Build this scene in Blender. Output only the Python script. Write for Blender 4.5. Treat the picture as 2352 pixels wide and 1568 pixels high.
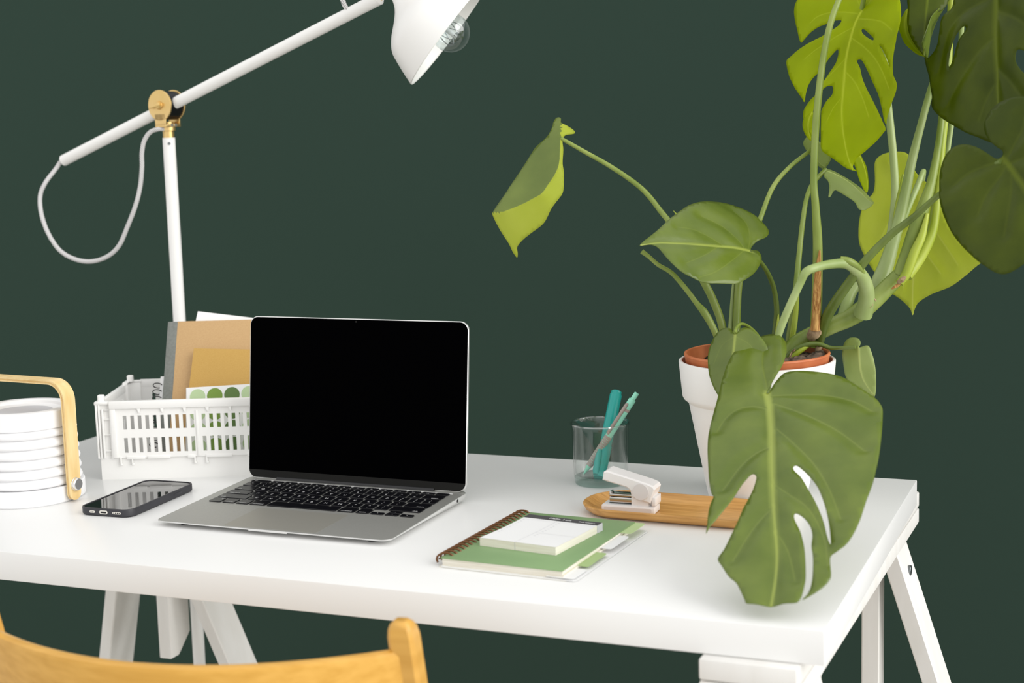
import bpy, bmesh, math, random
import numpy as np
from mathutils import Vector, Matrix, geometry

random.seed(7)
for o in list(bpy.data.objects):
    bpy.data.objects.remove(o, do_unlink=True)
scene = bpy.context.scene
COL = scene.collection
R = math.radians

# ------------------------------------------------------------------ camera
# world: floor z = 0, desk top z = TZ, desk right end x = 0, desk front edge y = 0
TZ = 0.735
IW, IH, FPX = 2352, 1568, 3583.18
PITCH, YAW, ROLL = 0.14230, -0.38785, -0.02810
CAM = Vector((0.25263, -1.32831, 0.45578 + TZ))
F_ = Vector((math.sin(YAW) * math.cos(PITCH), math.cos(YAW) * math.cos(PITCH), -math.sin(PITCH)))
R0 = Vector((math.cos(YAW), -math.sin(YAW), 0))
U0 = R0.cross(F_)
R_ = R0 * math.cos(ROLL) + U0 * math.sin(ROLL)
U_ = -R0 * math.sin(ROLL) + U0 * math.cos(ROLL)
cd = bpy.data.cameras.new('camera')
cam = bpy.data.objects.new('camera', cd)
COL.objects.link(cam)
cd.sensor_width = 36.0
cd.lens = FPX / IW * 36.0
cd.clip_start = 0.05
cam.matrix_world = Matrix(((R_.x, U_.x, -F_.x, CAM.x), (R_.y, U_.y, -F_.y, CAM.y), (R_.z, U_.z, -F_.z, CAM.z), (0, 0, 0, 1)))
cd.dof.use_dof = True
cd.dof.focus_distance = 1.88
cd.dof.aperture_fstop = 5.6
scene.camera = cam

# ------------------------------------------------------------------ light
w = bpy.data.worlds.new('world'); scene.world = w
w.use_nodes = True
bg = w.node_tree.nodes['Background']
bg.inputs[0].default_value = (1.0, 0.995, 0.985, 1)
bg.inputs[1].default_value = 0.93
def daylight(name, energy, angle, to_light, col):
    ld = bpy.data.lights.new(name, 'SUN'); ld.energy = energy; ld.angle = R(angle); ld.color = col
    o = bpy.data.objects.new(name, ld); COL.objects.link(o)
    o.location = Vector(to_light) * 3
    o.rotation_euler = (-Vector(to_light)).normalized().to_track_quat('-Z', 'Y').to_euler()
daylight('right_window_daylight', 2.5, 54, (0.93, -0.13, 0.34), (1.0, 0.99, 0.965))      # tall window on the right
daylight('front_fill', 0.35, 85, (-0.22, -0.65, 0.72), (1.0, 0.99, 0.975))     # added soft fill from the camera side, lifts the shaded faces
scene.view_settings.view_transform = 'Standard'
scene.view_settings.look = 'None'
scene.view_settings.exposure = 0.0
scene.view_settings.gamma = 1.0
scene.view_settings.use_curve_mapping = False

# ------------------------------------------------------------------ helpers
def P(x, y, d):
    """the point seen at photo pixel (x, y) at distance d along the view axis"""
    return CAM + (F_ + R_ * ((x - IW / 2) / FPX) - U_ * ((y - IH / 2) / FPX)) * d

def K(ox, oy, s, pts):
    return [(ox + x / s, oy + y / s) for x, y in pts]

def finish(name, me, mat, parent=None, smooth=True, ang=35):
    o = bpy.data.objects.new(name, me)
    COL.objects.link(o)
    if mat is not None and not me.materials:
        me.materials.append(mat)
    if smooth:
        me.polygons.foreach_set('use_smooth', [True] * len(me.polygons))
        me.set_sharp_from_angle(angle=R(ang))
    if parent is not None:
        o.parent = parent
    return o

def obj(name, bm, mat, parent=None, smooth=True, ang=35):
    bmesh.ops.recalc_face_normals(bm, faces=bm.faces[:])
    me = bpy.data.meshes.new(name)
    bm.to_mesh(me); bm.free()
    return finish(name, me, mat, parent, smooth, ang)

def tag(o, label, cat, group=None):
    o['label'] = label; o['category'] = cat
    if group: o['group'] = group
    return o

def thing(name, label, cat, loc=(0, 0, 0), rotz=0.0, group=None):
    o = bpy.data.objects.new(name, None)
    COL.objects.link(o)
    o.empty_display_size = 0.03
    o.location = loc; o.rotation_euler = (0, 0, rotz)
    return tag(o, label, cat, group)

def BM():
    return bmesh.new()

def add_box(bm, lo, hi, bev=0.0, M=None, seg=2):
    t = bmesh.new()
    c = [(lo[i] + hi[i]) / 2 for i in range(3)]
    s = [hi[i] - lo[i] for i in range(3)]
    bmesh.ops.create_cube(t, size=1.0, matrix=Matrix.Translation(c) @ Matrix.Diagonal((*s, 1)))
    if bev > 0:
        bmesh.ops.bevel(t, geom=t.edges[:], offset=min(bev, 0.49 * min(s)), segments=seg, affect='EDGES', profile=0.5)
    merge(bm, t, M)
    return bm

def merge(bm, t, M=None):
    if M is not None:
        bmesh.ops.transform(t, matrix=M, verts=t.verts[:])
    me = bpy.data.meshes.new('tmp')
    t.to_mesh(me); t.free()
    bm.from_mesh(me)
    bpy.data.meshes.remove(me)

def rrect(w, h, r, n=6, cx=0.0, cy=0.0):
    pts = []
    for (sx, sy, a0) in ((1, 1, 0), (-1, 1, 90), (-1, -1, 180), (1, -1, 270)):
        for k in range(n + 1):
            a = R(a0 + 90 * k / n)
            pts.append((cx + sx * (w / 2 - r) + r * math.cos(a), cy + sy * (h / 2 - r) + r * math.sin(a)))
    return pts

def add_loops(bm, loops, closed=True, cap0=True, cap1=True):
    """skin a list of equally long vertex loops"""
    vs = [[bm.verts.new(p) for p in lp] for lp in loops]
    n = len(loops[0])
    for a, b in zip(vs[:-1], vs[1:]):
        for i in range(n if closed else n - 1):
            j = (i + 1) % n
            bm.faces.new((a[i], a[j], b[j], b[i]))
    if cap0: bm.faces.new(vs[0][::-1])
    if cap1: bm.faces.new(vs[-1])
    return bm

def add_prism(bm, pts, z0, z1, bev=0.0, M=None):
    t = bmesh.new()
    if bev > 0:
        def ins(d):
            n = len(pts); out = []
            area = sum(pts[i][0] * pts[(i + 1) % n][1] - pts[(i + 1) % n][0] * pts[i][1] for i in range(n))
            sg = 1 if area > 0 else -1
            for i in range(n):
                p0, p1, p2 = Vector(pts[i - 1]), Vector(pts[i]), Vector(pts[(i + 1) % n])
                e1 = (p1 - p0).normalized(); e2 = (p2 - p1).normalized()
                nn = Vector((-(e1 + e2).y, (e1 + e2).x)).normalized() * sg
                k = max(0.5, nn.dot(Vector((-e1.y, e1.x)) * sg))
                q = p1 + nn * d / k
                out.append((q.x, q.y))
            return out
        q = ins(bev)
        L = [[(x, y, z0) for x, y in q], [(x, y, z0 + bev) for x, y in pts], [(x, y, z1 - bev) for x, y in pts], [(x, y, z1) for x, y in q]]
    else:
        L = [[(x, y, z0) for x, y in pts], [(x, y, z1) for x, y in pts]]
    add_loops(t, L)
    merge(bm, t, M)
    return bm

def add_lathe(bm, prof, seg=48, M=None):
    t = bmesh.new()
    rings = []
    for r, z in prof:
        if r < 1e-6:
            rings.append([t.verts.new((0, 0, z))])
        else:
            rings.append([t.verts.new((r * math.cos(2 * math.pi * k / seg), r * math.sin(2 * math.pi * k / seg), z)) for k in range(seg)])
    for a, b in zip(rings[:-1], rings[1:]):
        for i in range(seg):
            j = (i + 1) % seg
            if len(a) == 1 and len(b) == 1: continue
            if len(a) == 1: t.faces.new((a[0], b[j], b[i]))
            elif len(b) == 1: t.faces.new((a[i], a[j], b[0]))
            else: t.faces.new((a[i], a[j], b[j], b[i]))
    merge(bm, t, M)
    return bm

def add_cyl(bm, p0, p1, r0, r1=None, seg=24, bev=0.0):
    r1 = r0 if r1 is None else r1
    p0, p1 = Vector(p0), Vector(p1)
    d = p1 - p0; L = d.length
    M = Matrix.Translation(p0) @ d.to_track_quat('Z', 'Y').to_matrix().to_4x4()
    if bev > 0:
        prof = [(0, 0), (r0 - bev, 0), (r0, bev), (r1, L - bev), (r1 - bev, L), (0, L)]
    else:
        prof = [(0, 0), (r0, 0), (r1, L), (0, L)]
    return add_lathe(bm, prof, seg, M)

def crom(pts, n=8, closed=False):
    """Catmull-Rom resample of tuples of any length"""
    pts = [np.array(p, float) for p in pts]
    m = len(pts); out = []
    rng = range(m if closed else m - 1)
    for i in rng:
        if closed:
            p0, p1, p2, p3 = pts[i - 1], pts[i], pts[(i + 1) % m], pts[(i + 2) % m]
        else:
            p1, p2 = pts[i], pts[i + 1]
            p0 = pts[i - 1] if i > 0 else 2 * p1 - p2
            p3 = pts[i + 2] if i + 2 < m else 2 * p2 - p1
        for k in range(n):
            t = k / n
            out.append(0.5 * ((2 * p1) + (-p0 + p2) * t + (2 * p0 - 5 * p1 + 4 * p2 - p3) * t * t + (-p0 + 3 * p1 - 3 * p2 + p3) * t ** 3))
    if not closed: out.append(pts[-1])
    return out

def add_tube(bm, pts, rad, seg=10, caps=True):
    pts = [Vector(p) for p in pts]
    if not isinstance(rad, (list, tuple)): rad = [rad] * len(pts)
    t0 = (pts[1] - pts[0]).normalized()
    up = Vector((0, 0, 1)) if abs(t0.z) < 0.9 else Vector((1, 0, 0))
    nrm = (up - t0 * up.dot(t0)).normalized()
    loops = []
    for i, p in enumerate(pts):
        a = pts[max(0, i - 1)]; b = pts[min(len(pts) - 1, i + 1)]
        t = (b - a).normalized()
        nrm = (nrm - t * nrm.dot(t))
        nrm = nrm.normalized() if nrm.length > 1e-8 else t.orthogonal().normalized()
        bn = t.cross(nrm)
        loops.append([p + (nrm * math.cos(2 * math.pi * k / seg) + bn * math.sin(2 * math.pi * k / seg)) * rad[i] for k in range(seg)])
    add_loops(bm, loops, True, caps, caps)
    return bm

def add_grid_panel(bm, xs, zs, solid, y0, y1, M=None):
    """flat panel cut on a grid: solid(i, j) says whether a cell is there"""
    t = bmesh.new()
    nx, nz = len(xs) - 1, len(zs) - 1
    S = [[bool(solid(i, j)) for j in range(nz)] for i in range(nx)]
    g = lambda i, j: 0 <= i < nx and 0 <= j < nz and S[i][j]
    cache = {}
    def v(i, j, k):
        if (i, j, k) not in cache: cache[(i, j, k)] = t.verts.new((xs[i], y1 if k else y0, zs[j]))
        return cache[(i, j, k)]
    for i in range(nx):
        for j in range(nz):
            if not S[i][j]: continue
            t.faces.new((v(i, j, 0), v(i + 1, j, 0), v(i + 1, j + 1, 0), v(i, j + 1, 0)))
            t.faces.new((v(i, j, 1), v(i, j + 1, 1), v(i + 1, j + 1, 1), v(i + 1, j, 1)))
            if not g(i - 1, j): t.faces.new((v(i, j, 0), v(i, j + 1, 0), v(i, j + 1, 1), v(i, j, 1)))
            if not g(i + 1, j): t.faces.new((v(i + 1, j, 0), v(i + 1, j, 1), v(i + 1, j + 1, 1), v(i + 1, j + 1, 0)))
            if not g(i, j - 1): t.faces.new((v(i, j, 0), v(i, j, 1), v(i + 1, j, 1), v(i + 1, j, 0)))
            if not g(i, j + 1): t.faces.new((v(i, j + 1, 0), v(i + 1, j + 1, 0), v(i + 1, j + 1, 1), v(i, j + 1, 1)))
    merge(bm, t, M)
    return bm

_texts = {}
def text_mesh(s, size):
    """flat lettering as a mesh, centred, with a hair of thickness"""
    key = (s, size)
    if key not in _texts:
        c = bpy.data.curves.new('txt', 'FONT')
        c.body = s; c.size = size; c.align_x = 'CENTER'; c.align_y = 'CENTER'; c.extrude = 0.00004
        c.resolution_u = 2
        o = bpy.data.objects.new('txt', c)
        COL.objects.link(o)
        dg = bpy.context.evaluated_depsgraph_get()
        me = bpy.data.meshes.new_from_object(o.evaluated_get(dg))
        bpy.data.objects.remove(o); bpy.data.curves.remove(c)
        _texts[key] = me
    return _texts[key]

# ------------------------------------------------------------------ materials
def mat(name, col, rough=0.5, metal=0.0, spec=0.5, **kw):
    m = bpy.data.materials.new(name); m.use_nodes = True
    b = m.node_tree.nodes['Principled BSDF']
    b.inputs['Base Color'].default_value = (*col, 1)
    b.inputs['Roughness'].default_value = rough
    b.inputs['Metallic'].default_value = metal
    b.inputs['Specular IOR Level'].default_value = spec
    for k, v in kw.items():
        b.inputs[k.replace('_', ' ')].default_value = v
    return m

def nodes(m):
    nt = m.node_tree
    return nt, nt.nodes, nt.links, nt.nodes['Principled BSDF']

def noisy(m, c1, c2, scale=(1, 1, 1), nscale=20.0, detail=4.0, bump=0.0, rough=None, coord='Object', contrast=(0.35, 0.65)):
    nt, N, L, b = nodes(m)
    tc = N.new('ShaderNodeTexCoord'); mp = N.new('ShaderNodeMapping'); nz = N.new('ShaderNodeTexNoise')
    mp.inputs['Scale'].default_value = scale
    nz.inputs['Scale'].default_value = nscale; nz.inputs['Detail'].default_value = detail
    rp = N.new('ShaderNodeValToRGB')
    rp.color_ramp.elements[0].position = contrast[0]; rp.color_ramp.elements[1].position = contrast[1]
    rp.color_ramp.elements[0].color = (*c1, 1); rp.color_ramp.elements[1].color = (*c2, 1)
    L.new(tc.outputs[coord], mp.inputs[0]); L.new(mp.outputs[0], nz.inputs[0])
    L.new(nz.outputs[0], rp.inputs[0]); L.new(rp.outputs[0], b.inputs['Base Color'])
    if bump > 0:
        bp = N.new('ShaderNodeBump'); bp.inputs['Strength'].default_value = bump; bp.inputs['Distance'].default_value = 0.001
        L.new(nz.outputs[0], bp.inputs['Height']); L.new(bp.outputs[0], b.inputs['Normal'])
    return m

def srgb(r, g, b):
    f = lambda c: (c / 255 / 12.92) if c / 255 <= 0.04045 else ((c / 255 + 0.055) / 1.055) ** 2.4
    return (f(r), f(g), f(b))

M = {}
M['wall'] = noisy(mat('green_wall_paint', (0.05, 0.09, 0.07), 0.9, spec=0.0), (0.0340, 0.0588, 0.0458), (0.0344, 0.0594, 0.0463), nscale=3)
M['floor'] = noisy(mat('floor_boards', (0.35, 0.3, 0.25), 0.5), (0.52, 0.50, 0.46), (0.60, 0.57, 0.53), scale=(1, 12, 1), nscale=3)
M['desk'] = noisy(mat('white_desk_lacquer', (0.83, 0.83, 0.82), 0.30, spec=0.14), (0.805, 0.805, 0.795), (0.82, 0.82, 0.81), nscale=4)
M['trestle'] = noisy(mat('white_painted_wood', (0.8, 0.79, 0.76), 0.55), (0.77, 0.755, 0.72), (0.82, 0.81, 0.785), scale=(1, 1, 0.15), nscale=40, bump=0.05)
M['bolt'] = mat('bolt_steel', (0.25, 0.27, 0.28), 0.35, 1.0)
M['whiteplastic'] = noisy(mat('white_plastic', (0.8, 0.79, 0.76), 0.42), (0.86, 0.855, 0.835), (0.87, 0.865, 0.85), nscale=6)
M['lantern'] = noisy(mat('white_lantern_shell', (0.83, 0.83, 0.84), 0.5, spec=0.3), (0.83, 0.83, 0.84), (0.84, 0.84, 0.85), nscale=8)
M['lampwhite'] = noisy(mat('lamp_white_enamel', (0.8, 0.795, 0.77), 0.35), (0.89, 0.885, 0.865), (0.90, 0.895, 0.875), nscale=6)
M['brass'] = noisy(mat('satin_brass', (0.75, 0.52, 0.2), 0.32, 0.85), (0.76, 0.53, 0.2), (0.80, 0.57, 0.25), nscale=30)
M['black'] = mat('black_plastic', (0.006, 0.006, 0.007), 0.35)
M['cord'] = mat('braided_cord', (0.5, 0.5, 0.5), 0.8)
nt, N, L, b = nodes(M['cord'])
tc = N.new('ShaderNodeTexCoord'); wv = N.new('ShaderNodeTexWave'); rp = N.new('ShaderNodeValToRGB')
wv.bands_direction = 'DIAGONAL'; wv.inputs['Scale'].default_value = 170; wv.inputs['Distortion'].default_value = 0.3
rp.color_ramp.elements[0].color = (0.30, 0.29, 0.30, 1); rp.color_ramp.elements[1].color = (0.86, 0.85, 0.84, 1)
L.new(tc.outputs['Object'], wv.inputs[0]); L.new(wv.outputs[0], rp.inputs[0]); L.new(rp.outputs[0], b.inputs['Base Color'])
M['birch'] = noisy(mat('birch_plywood', (0.8, 0.58, 0.27), 0.45), (0.74, 0.52, 0.22), (0.84, 0.64, 0.33), scale=(6, 6, 1), nscale=14)
M['plyedge'] = noisy(mat('plywood_edge', (0.7, 0.45, 0.17), 0.5), (0.62, 0.38, 0.13), (0.78, 0.54, 0.22), nscale=60)
M['chair'] = noisy(mat('honey_beech', (0.7, 0.4, 0.1), 0.4), (0.60, 0.315, 0.055), (0.70, 0.39, 0.085), scale=(2, 2, 14), nscale=5, detail=6)
M['chairrail'] = noisy(mat('honey_plywood', (0.7, 0.4, 0.1), 0.38), (0.62, 0.325, 0.05), (0.72, 0.40, 0.08), scale=(2, 30, 30), nscale=4, detail=6)
M['chrome'] = mat('chrome', (0.85, 0.85, 0.85), 0.28, 0.9)
M['alu'] = noisy(mat('silver_aluminium', (0.44, 0.44, 0.42), 0.45, 0.6), (0.40, 0.40, 0.375), (0.42, 0.42, 0.395), nscale=400)
M['aluedge'] = mat('polished_aluminium_edge', (0.78, 0.78, 0.77), 0.3, 0.75)
M['trackpad'] = mat('trackpad_glass', (0.37, 0.36, 0.32), 0.45, 0.55)
M['key'] = mat('black_key', (0.004, 0.004, 0.006), 0.28, spec=0.45)
M['legend'] = mat('key_legend_print', (0.5, 0.5, 0.5), 0.6)
M['screen'] = mat('black_display', (0.0008, 0.0008, 0.001), 0.25, spec=0.0)
M['chin'] = mat('dark_bezel', (0.014, 0.014, 0.013), 0.5, spec=0.1)
M['phonecase'] = noisy(mat('black_silicone_case', (0.03, 0.03, 0.035), 0.5), (0.026, 0.026, 0.031), (0.034, 0.034, 0.04), nscale=80)
M['phoneglass'] = mat('phone_glass', (0.004, 0.004, 0.005), 0.02, spec=0.5, IOR=3.3)
M['port'] = mat('pale_port_metal', (0.75, 0.72, 0.66), 0.4, 0.3)
M['kraft'] = noisy(mat('kraft_cover', (0.6, 0.42, 0.22), 0.8), (0.50, 0.315, 0.145), (0.54, 0.35, 0.168), nscale=700, detail=4)
M['mustard'] = noisy(mat('mustard_card', (0.6, 0.39, 0.12), 0.75), (0.50, 0.295, 0.070), (0.54, 0.33, 0.088), nscale=800, detail=4)
M['greycloth'] = noisy(mat('grey_cloth_spine', (0.17, 0.18, 0.165), 0.8), (0.155, 0.165, 0.15), (0.19, 0.20, 0.185), nscale=300)
M['paper'] = noisy(mat('white_paper', (0.82, 0.82, 0.82), 0.8), (0.81, 0.81, 0.81), (0.83, 0.83, 0.83), nscale=10)
M['cream'] = noisy(mat('cream_page_edges', (0.8, 0.76, 0.66), 0.85), (0.74, 0.695, 0.585), (0.84, 0.81, 0.72), scale=(1, 1, 60), nscale=14)
M['dot1'] = mat('pale_green_print', srgb(183, 205, 160), 0.7)
M['dot2'] = mat('grass_green_print', srgb(118, 148, 62), 0.7)
M['dot3'] = mat('moss_green_print', srgb(90, 118, 62), 0.7)
M['wire'] = mat('bronze_wire', (0.15, 0.06, 0.02), 0.4, 0.4)
M['darkwire'] = mat('dark_steel_wire', (0.05, 0.05, 0.05), 0.4, 0.6)
M['sage'] = noisy(mat('sage_cover', srgb(146, 178, 132), 0.55), srgb(126, 156, 108), srgb(131, 161, 112), nscale=14)
M['tabgreen'] = mat('pale_green_tab', srgb(186, 208, 150), 0.6)
M['tabgreen2'] = mat('leaf_green_tab', srgb(166, 190, 130), 0.6)
M['charcoal'] = mat('charcoal_print', srgb(72, 70, 72), 0.7)
M['greyprint'] = mat('light_grey_print', srgb(196, 196, 200), 0.8)
M['traywood'] = noisy(mat('tray_oak', (0.5, 0.3, 0.1), 0.38), srgb(186, 134, 66), srgb(216, 164, 94), scale=(3, 60, 20), nscale=5, detail=8)
M['stapler'] = mat('stapler_white', (0.83, 0.80, 0.79), 0.35)
M['staplergrey'] = mat('stapler_disc', (0.70, 0.66, 0.65), 0.5)
M['steel'] = mat('staple_steel', (0.62, 0.6, 0.58), 0.2, 1.0)
M['planter'] = noisy(mat('white_ceramic', (0.83, 0.82, 0.80), 0.55, spec=0.3), (0.88, 0.87, 0.85), (0.89, 0.88, 0.86), nscale=12, bump=0.02)
M['planterin'] = mat('terracotta_inside', srgb(205, 168, 148), 0.8)
M['terra'] = noisy(mat('terracotta_plastic', (0.5, 0.2, 0.07), 0.55), srgb(186, 100, 58), srgb(208, 124, 76), nscale=30)
M['soil'] = noisy(mat('dark_soil', (0.05, 0.035, 0.025), 0.95), (0.016, 0.01, 0.007), (0.16, 0.11, 0.075), nscale=120, detail=8, bump=0.6)
M['sheath'] = noisy(mat('dry_brown_sheath', (0.5, 0.3, 0.1), 0.7), srgb(150, 96, 40), srgb(215, 170, 100), scale=(8, 8, 1), nscale=50)
M['barkroot'] = noisy(mat('bark_root', (0.3, 0.22, 0.15), 0.9), srgb(120, 95, 70), srgb(185, 160, 125), nscale=90)
M['teal'] = mat('teal_marker_plastic', srgb(40, 190, 180), 0.3, Transmission_Weight=0.35)
M['tealdark'] = mat('teal_marker_core', srgb(18, 135, 135), 0.4)
M['mint'] = mat('mint_pen_plastic', srgb(150, 226, 200), 0.35)
M['taupe'] = noisy(mat('taupe_rubber', srgb(165, 152, 144), 0.6), srgb(160, 147, 139), srgb(172, 159, 151), nscale=60)

# thin glass wall and solid glass
def thin_glass(name, tint=(0.97, 0.985, 0.98), ior=1.45):
    m = bpy.data.materials.new(name); m.use_nodes = True
    nt = m.node_tree; N = nt.nodes; L = nt.links
    for n in list(N): N.remove(n)
    out = N.new('ShaderNodeOutputMaterial'); mx = N.new('ShaderNodeMixShader')
    tr = N.new('ShaderNodeBsdfTransparent'); gl = N.new('ShaderNodeBsdfGlossy'); fr = N.new('ShaderNodeFresnel')
    tr.inputs[0].default_value = (*tint, 1); gl.inputs['Roughness'].default_value = 0.06; fr.inputs[0].default_value = ior
    ge = N.new('ShaderNodeNewGeometry'); ma = N.new('ShaderNodeMath'); ma.operation = 'MULTIPLY_ADD'
    ma.inputs[1].default_value = 1.0 / ior - ior; ma.inputs[2].default_value = ior      # same reflectance from inside the wall
    L.new(ge.outputs['Backfacing'], ma.inputs[0]); L.new(ma.outputs[0], fr.inputs[0])
    L.new(fr.outputs[0], mx.inputs[0]); L.new(tr.outputs[0], mx.inputs[1]); L.new(gl.outputs[0], mx.inputs[2])
    L.new(mx.outputs[0], out.inputs[0])
    return m
M['glass'] = thin_glass('clear_tumbler_glass', (0.985, 0.995, 0.99), 1.55)
M['glassrim'] = thin_glass('bright_glass_rim', (0.97, 0.99, 0.98), 2.6)
M['glassfoot'] = thin_glass('green_tinted_glass_foot', (0.86, 0.93, 0.91), 1.7)
M['glassbase'] = mat('thick_glass_base', (0.93, 0.97, 0.96), 0.03, Transmission_Weight=1.0, IOR=1.45)
M['bulb'] = thin_glass('clear_bulb_glass', (0.88, 0.93, 0.93), 2.1)

def leafmat(name, c1, c2, vein, trans, tcol, rough=0.38, spec=0.5, ior=1.5):
    m = mat(name, c1, rough, spec=spec, IOR=ior)
    nt, N, L, b = nodes(m)
    tc = N.new('ShaderNodeTexCoord'); nz = N.new('ShaderNodeTexNoise'); nz.inputs['Scale'].default_value = 22; nz.inputs['Detail'].default_value = 4
    rp = N.new('ShaderNodeValToRGB'); rp.color_ramp.elements[0].position = 0.35; rp.color_ramp.elements[1].position = 0.68
    rp.color_ramp.elements[0].color = (*c1, 1); rp.color_ramp.elements[1].color = (*c2, 1)
    at = N.new('ShaderNodeAttribute'); at.attribute_name = 'vein'
    mx = N.new('ShaderNodeMix'); mx.data_type = 'RGBA'; mx.inputs['B'].default_value = (*vein, 1)
    L.new(tc.outputs['Object'], nz.inputs[0]); L.new(nz.outputs[0], rp.inputs[0])
    L.new(at.outputs['Fac'], mx.inputs['Factor']); L.new(rp.outputs[0], mx.inputs['A'])
    L.new(mx.outputs['Result'], b.inputs['Base Color'])
    n2 = N.new('ShaderNodeTexNoise'); n2.inputs['Scale'].default_value = 260; n2.inputs['Detail'].default_value = 3
    bp = N.new('ShaderNodeBump'); bp.inputs['Strength'].default_value = 0.12; bp.inputs['Distance'].default_value = 0.001
    L.new(tc.outputs['Object'], n2.inputs[0]); L.new(n2.outputs[0], bp.inputs['Height']); L.new(bp.outputs[0], b.inputs['Normal'])
    tl = N.new('ShaderNodeBsdfTranslucent'); tl.inputs[0].default_value = (*tcol, 1)
    m2 = N.new('ShaderNodeMixShader'); m2.inputs[0].default_value = trans
    out = [n for n in N if n.type == 'OUTPUT_MATERIAL'][0]
    L.new(b.outputs[0], m2.inputs[1]); L.new(tl.outputs[0], m2.inputs[2]); L.new(m2.outputs[0], out.inputs[0])
    return m
M['leaf_mature'] = leafmat('leaf_mature', srgb(92, 112, 22), srgb(112, 130, 40), srgb(164, 178, 76), 0.2, srgb(136, 158, 4), rough=0.33, spec=0.5, ior=1.65)
M['leaf_dark'] = leafmat('leaf_dark', srgb(56, 70, 0), srgb(72, 86, 4), srgb(94, 108, 18), 0.14, srgb(88, 104, 0), rough=0.34, spec=0.2)
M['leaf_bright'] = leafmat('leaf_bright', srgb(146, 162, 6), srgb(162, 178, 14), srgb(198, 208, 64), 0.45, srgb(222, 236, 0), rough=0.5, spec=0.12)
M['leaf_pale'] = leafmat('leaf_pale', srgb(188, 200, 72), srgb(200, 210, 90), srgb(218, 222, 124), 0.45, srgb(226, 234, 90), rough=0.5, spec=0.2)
M['leaf_light'] = leafmat('leaf_light', srgb(146, 164, 88), srgb(164, 180, 108), srgb(200, 212, 130), 0.3, srgb(180, 200, 80), rough=0.4)
M['stem'] = noisy(mat('stem_green', (0.3, 0.4, 0.1), 0.4), srgb(112, 132, 46), srgb(140, 156, 76), scale=(1, 1, 0.3), nscale=40)
M['stemlight'] = noisy(mat('stem_pale_green', (0.4, 0.5, 0.2), 0.4), srgb(138, 158, 88), srgb(164, 180, 120), scale=(1, 1, 0.3), nscale=30)
M['stemdark'] = noisy(mat('stem_dark_green', (0.15, 0.2, 0.05), 0.4), srgb(86, 104, 38), srgb(108, 126, 54), scale=(1, 1, 0.3), nscale=30)
M['stemyellow'] = noisy(mat('stem_yellow_green', (0.4, 0.5, 0.05), 0.4), srgb(142, 160, 30), srgb(170, 184, 66), scale=(1, 1, 0.3), nscale=30)

# lettering is prepared while the scene is still empty
for s_ in "QWERTYUIOPASDFGHJKLZXCVBNM1234567890":
    text_mesh(s_, 0.0062)
# ================================================================== setting
def struct(o):
    o['kind'] = 'structure'; return o
bm = BM(); add_box(bm, (-3.3, 1.26, 0.0), (1.15, 1.36, 1.78)); struct(obj('wall_back', bm, M['wall']))
bm = BM(); add_box(bm, (-5.0, -4.0, -0.1), (4.5, 1.26, 0.0)); struct(obj('floor', bm, M['floor']))

# ================================================================== desk top and trestles
bm = BM(); add_box(bm, (-1.2, 0.0, TZ - 0.0325), (0.0, 0.598, TZ), 0.0012)
tag(obj('tabletop', bm, M['desk']), 'long white rectangular desk top resting on two trestles', 'desk')

def trestle(loc, rotz, label, pdx=0.0, ph_=0.0175, slope=0.30):
    t = thing('trestle', label, 'trestle', loc, rotz, 'trestles under the white desk top')
    zt = TZ - 0.0325                                   # underside of the desk top
    # two stacked boards form the top beam
    for k in range(2):
        bm = BM(); add_box(bm, (-0.045, -0.345, zt - 0.0205 - 0.0215 * k), (0.045, 0.345, zt - 0.0006 - 0.0215 * k), 0.002)
        obj('beam_board', bm, M['trestle'], t)
    for sy in (-1, 1):                                  # one A-frame at each end
        y0 = sy * 0.25
        bm = BM()
        pts = [(-ph_, zt - 0.044), (ph_, zt - 0.044), (ph_, zt - 0.272), (-0.006, zt - 0.300), (-ph_, zt - 0.300)]
        Mx = Matrix(((0, 0, 1, -0.011 + pdx), (1, 0, 0, y0), (0, 1, 0, 0), (0, 0, 0, 1)))
        add_prism(bm, pts, 0.0, 0.022, 0.0015, Mx)
        obj('centre_post', bm, M['trestle'], t)
        for sx in (-1, 1):
            bm = BM()
            top = Vector((sx * 0.0265, y0, zt - 0.0435)); bot = Vector((sx * (0.0265 + slope * 0.66), y0 + sy * 0.16 * 0.66, 0.0))
            d = bot - top
            wx, wy = 0.0105, 0.033                       # half sizes: thin across, broad along the beam
            loops = []
            for q in (top, bot):
                loops.append([(q.x - wx, q.y - wy, q.z), (q.x + wx, q.y - wy, q.z), (q.x + wx, q.y + wy, q.z), (q.x - wx, q.y + wy, q.z)])
            add_loops(bm, loops)
            bmesh.ops.bevel(bm, geom=bm.edges[:], offset=0.0015, segments=1, affect='EDGES')
            lg = obj('leg', bm, M['trestle'], t)
            bm = BM()
            c = top + d * 0.055
            add_cyl(bm, (c.x + sx * (wx - 0.001), c.y, c.z), (c.x + sx * (wx + 0.0025), c.y, c.z), 0.0065, seg=16, bev=0.0006)
            obj('bolt_head', bm, M['bolt'], lg)
        bm = BM()                                       # lower cross bar
        add_box(bm, (-0.155, y0 + sy * 0.085 - 0.011, 0.10), (0.155, y0 + sy * 0.085 + 0.011, 0.145), 0.0015)
        obj('cross_bar', bm, M['trestle'], t)
    return t
trestle((-0.0595, 0.332, 0), R(-1.2), 'white painted wooden trestle under the right end of the desk', 0.004, 0.0175, 0.28)
trestle((-1.123, 0.332, 0), 0.0, 'white painted wooden trestle under the left end, behind the chair', 0.030, 0.026, 0.30)

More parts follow.
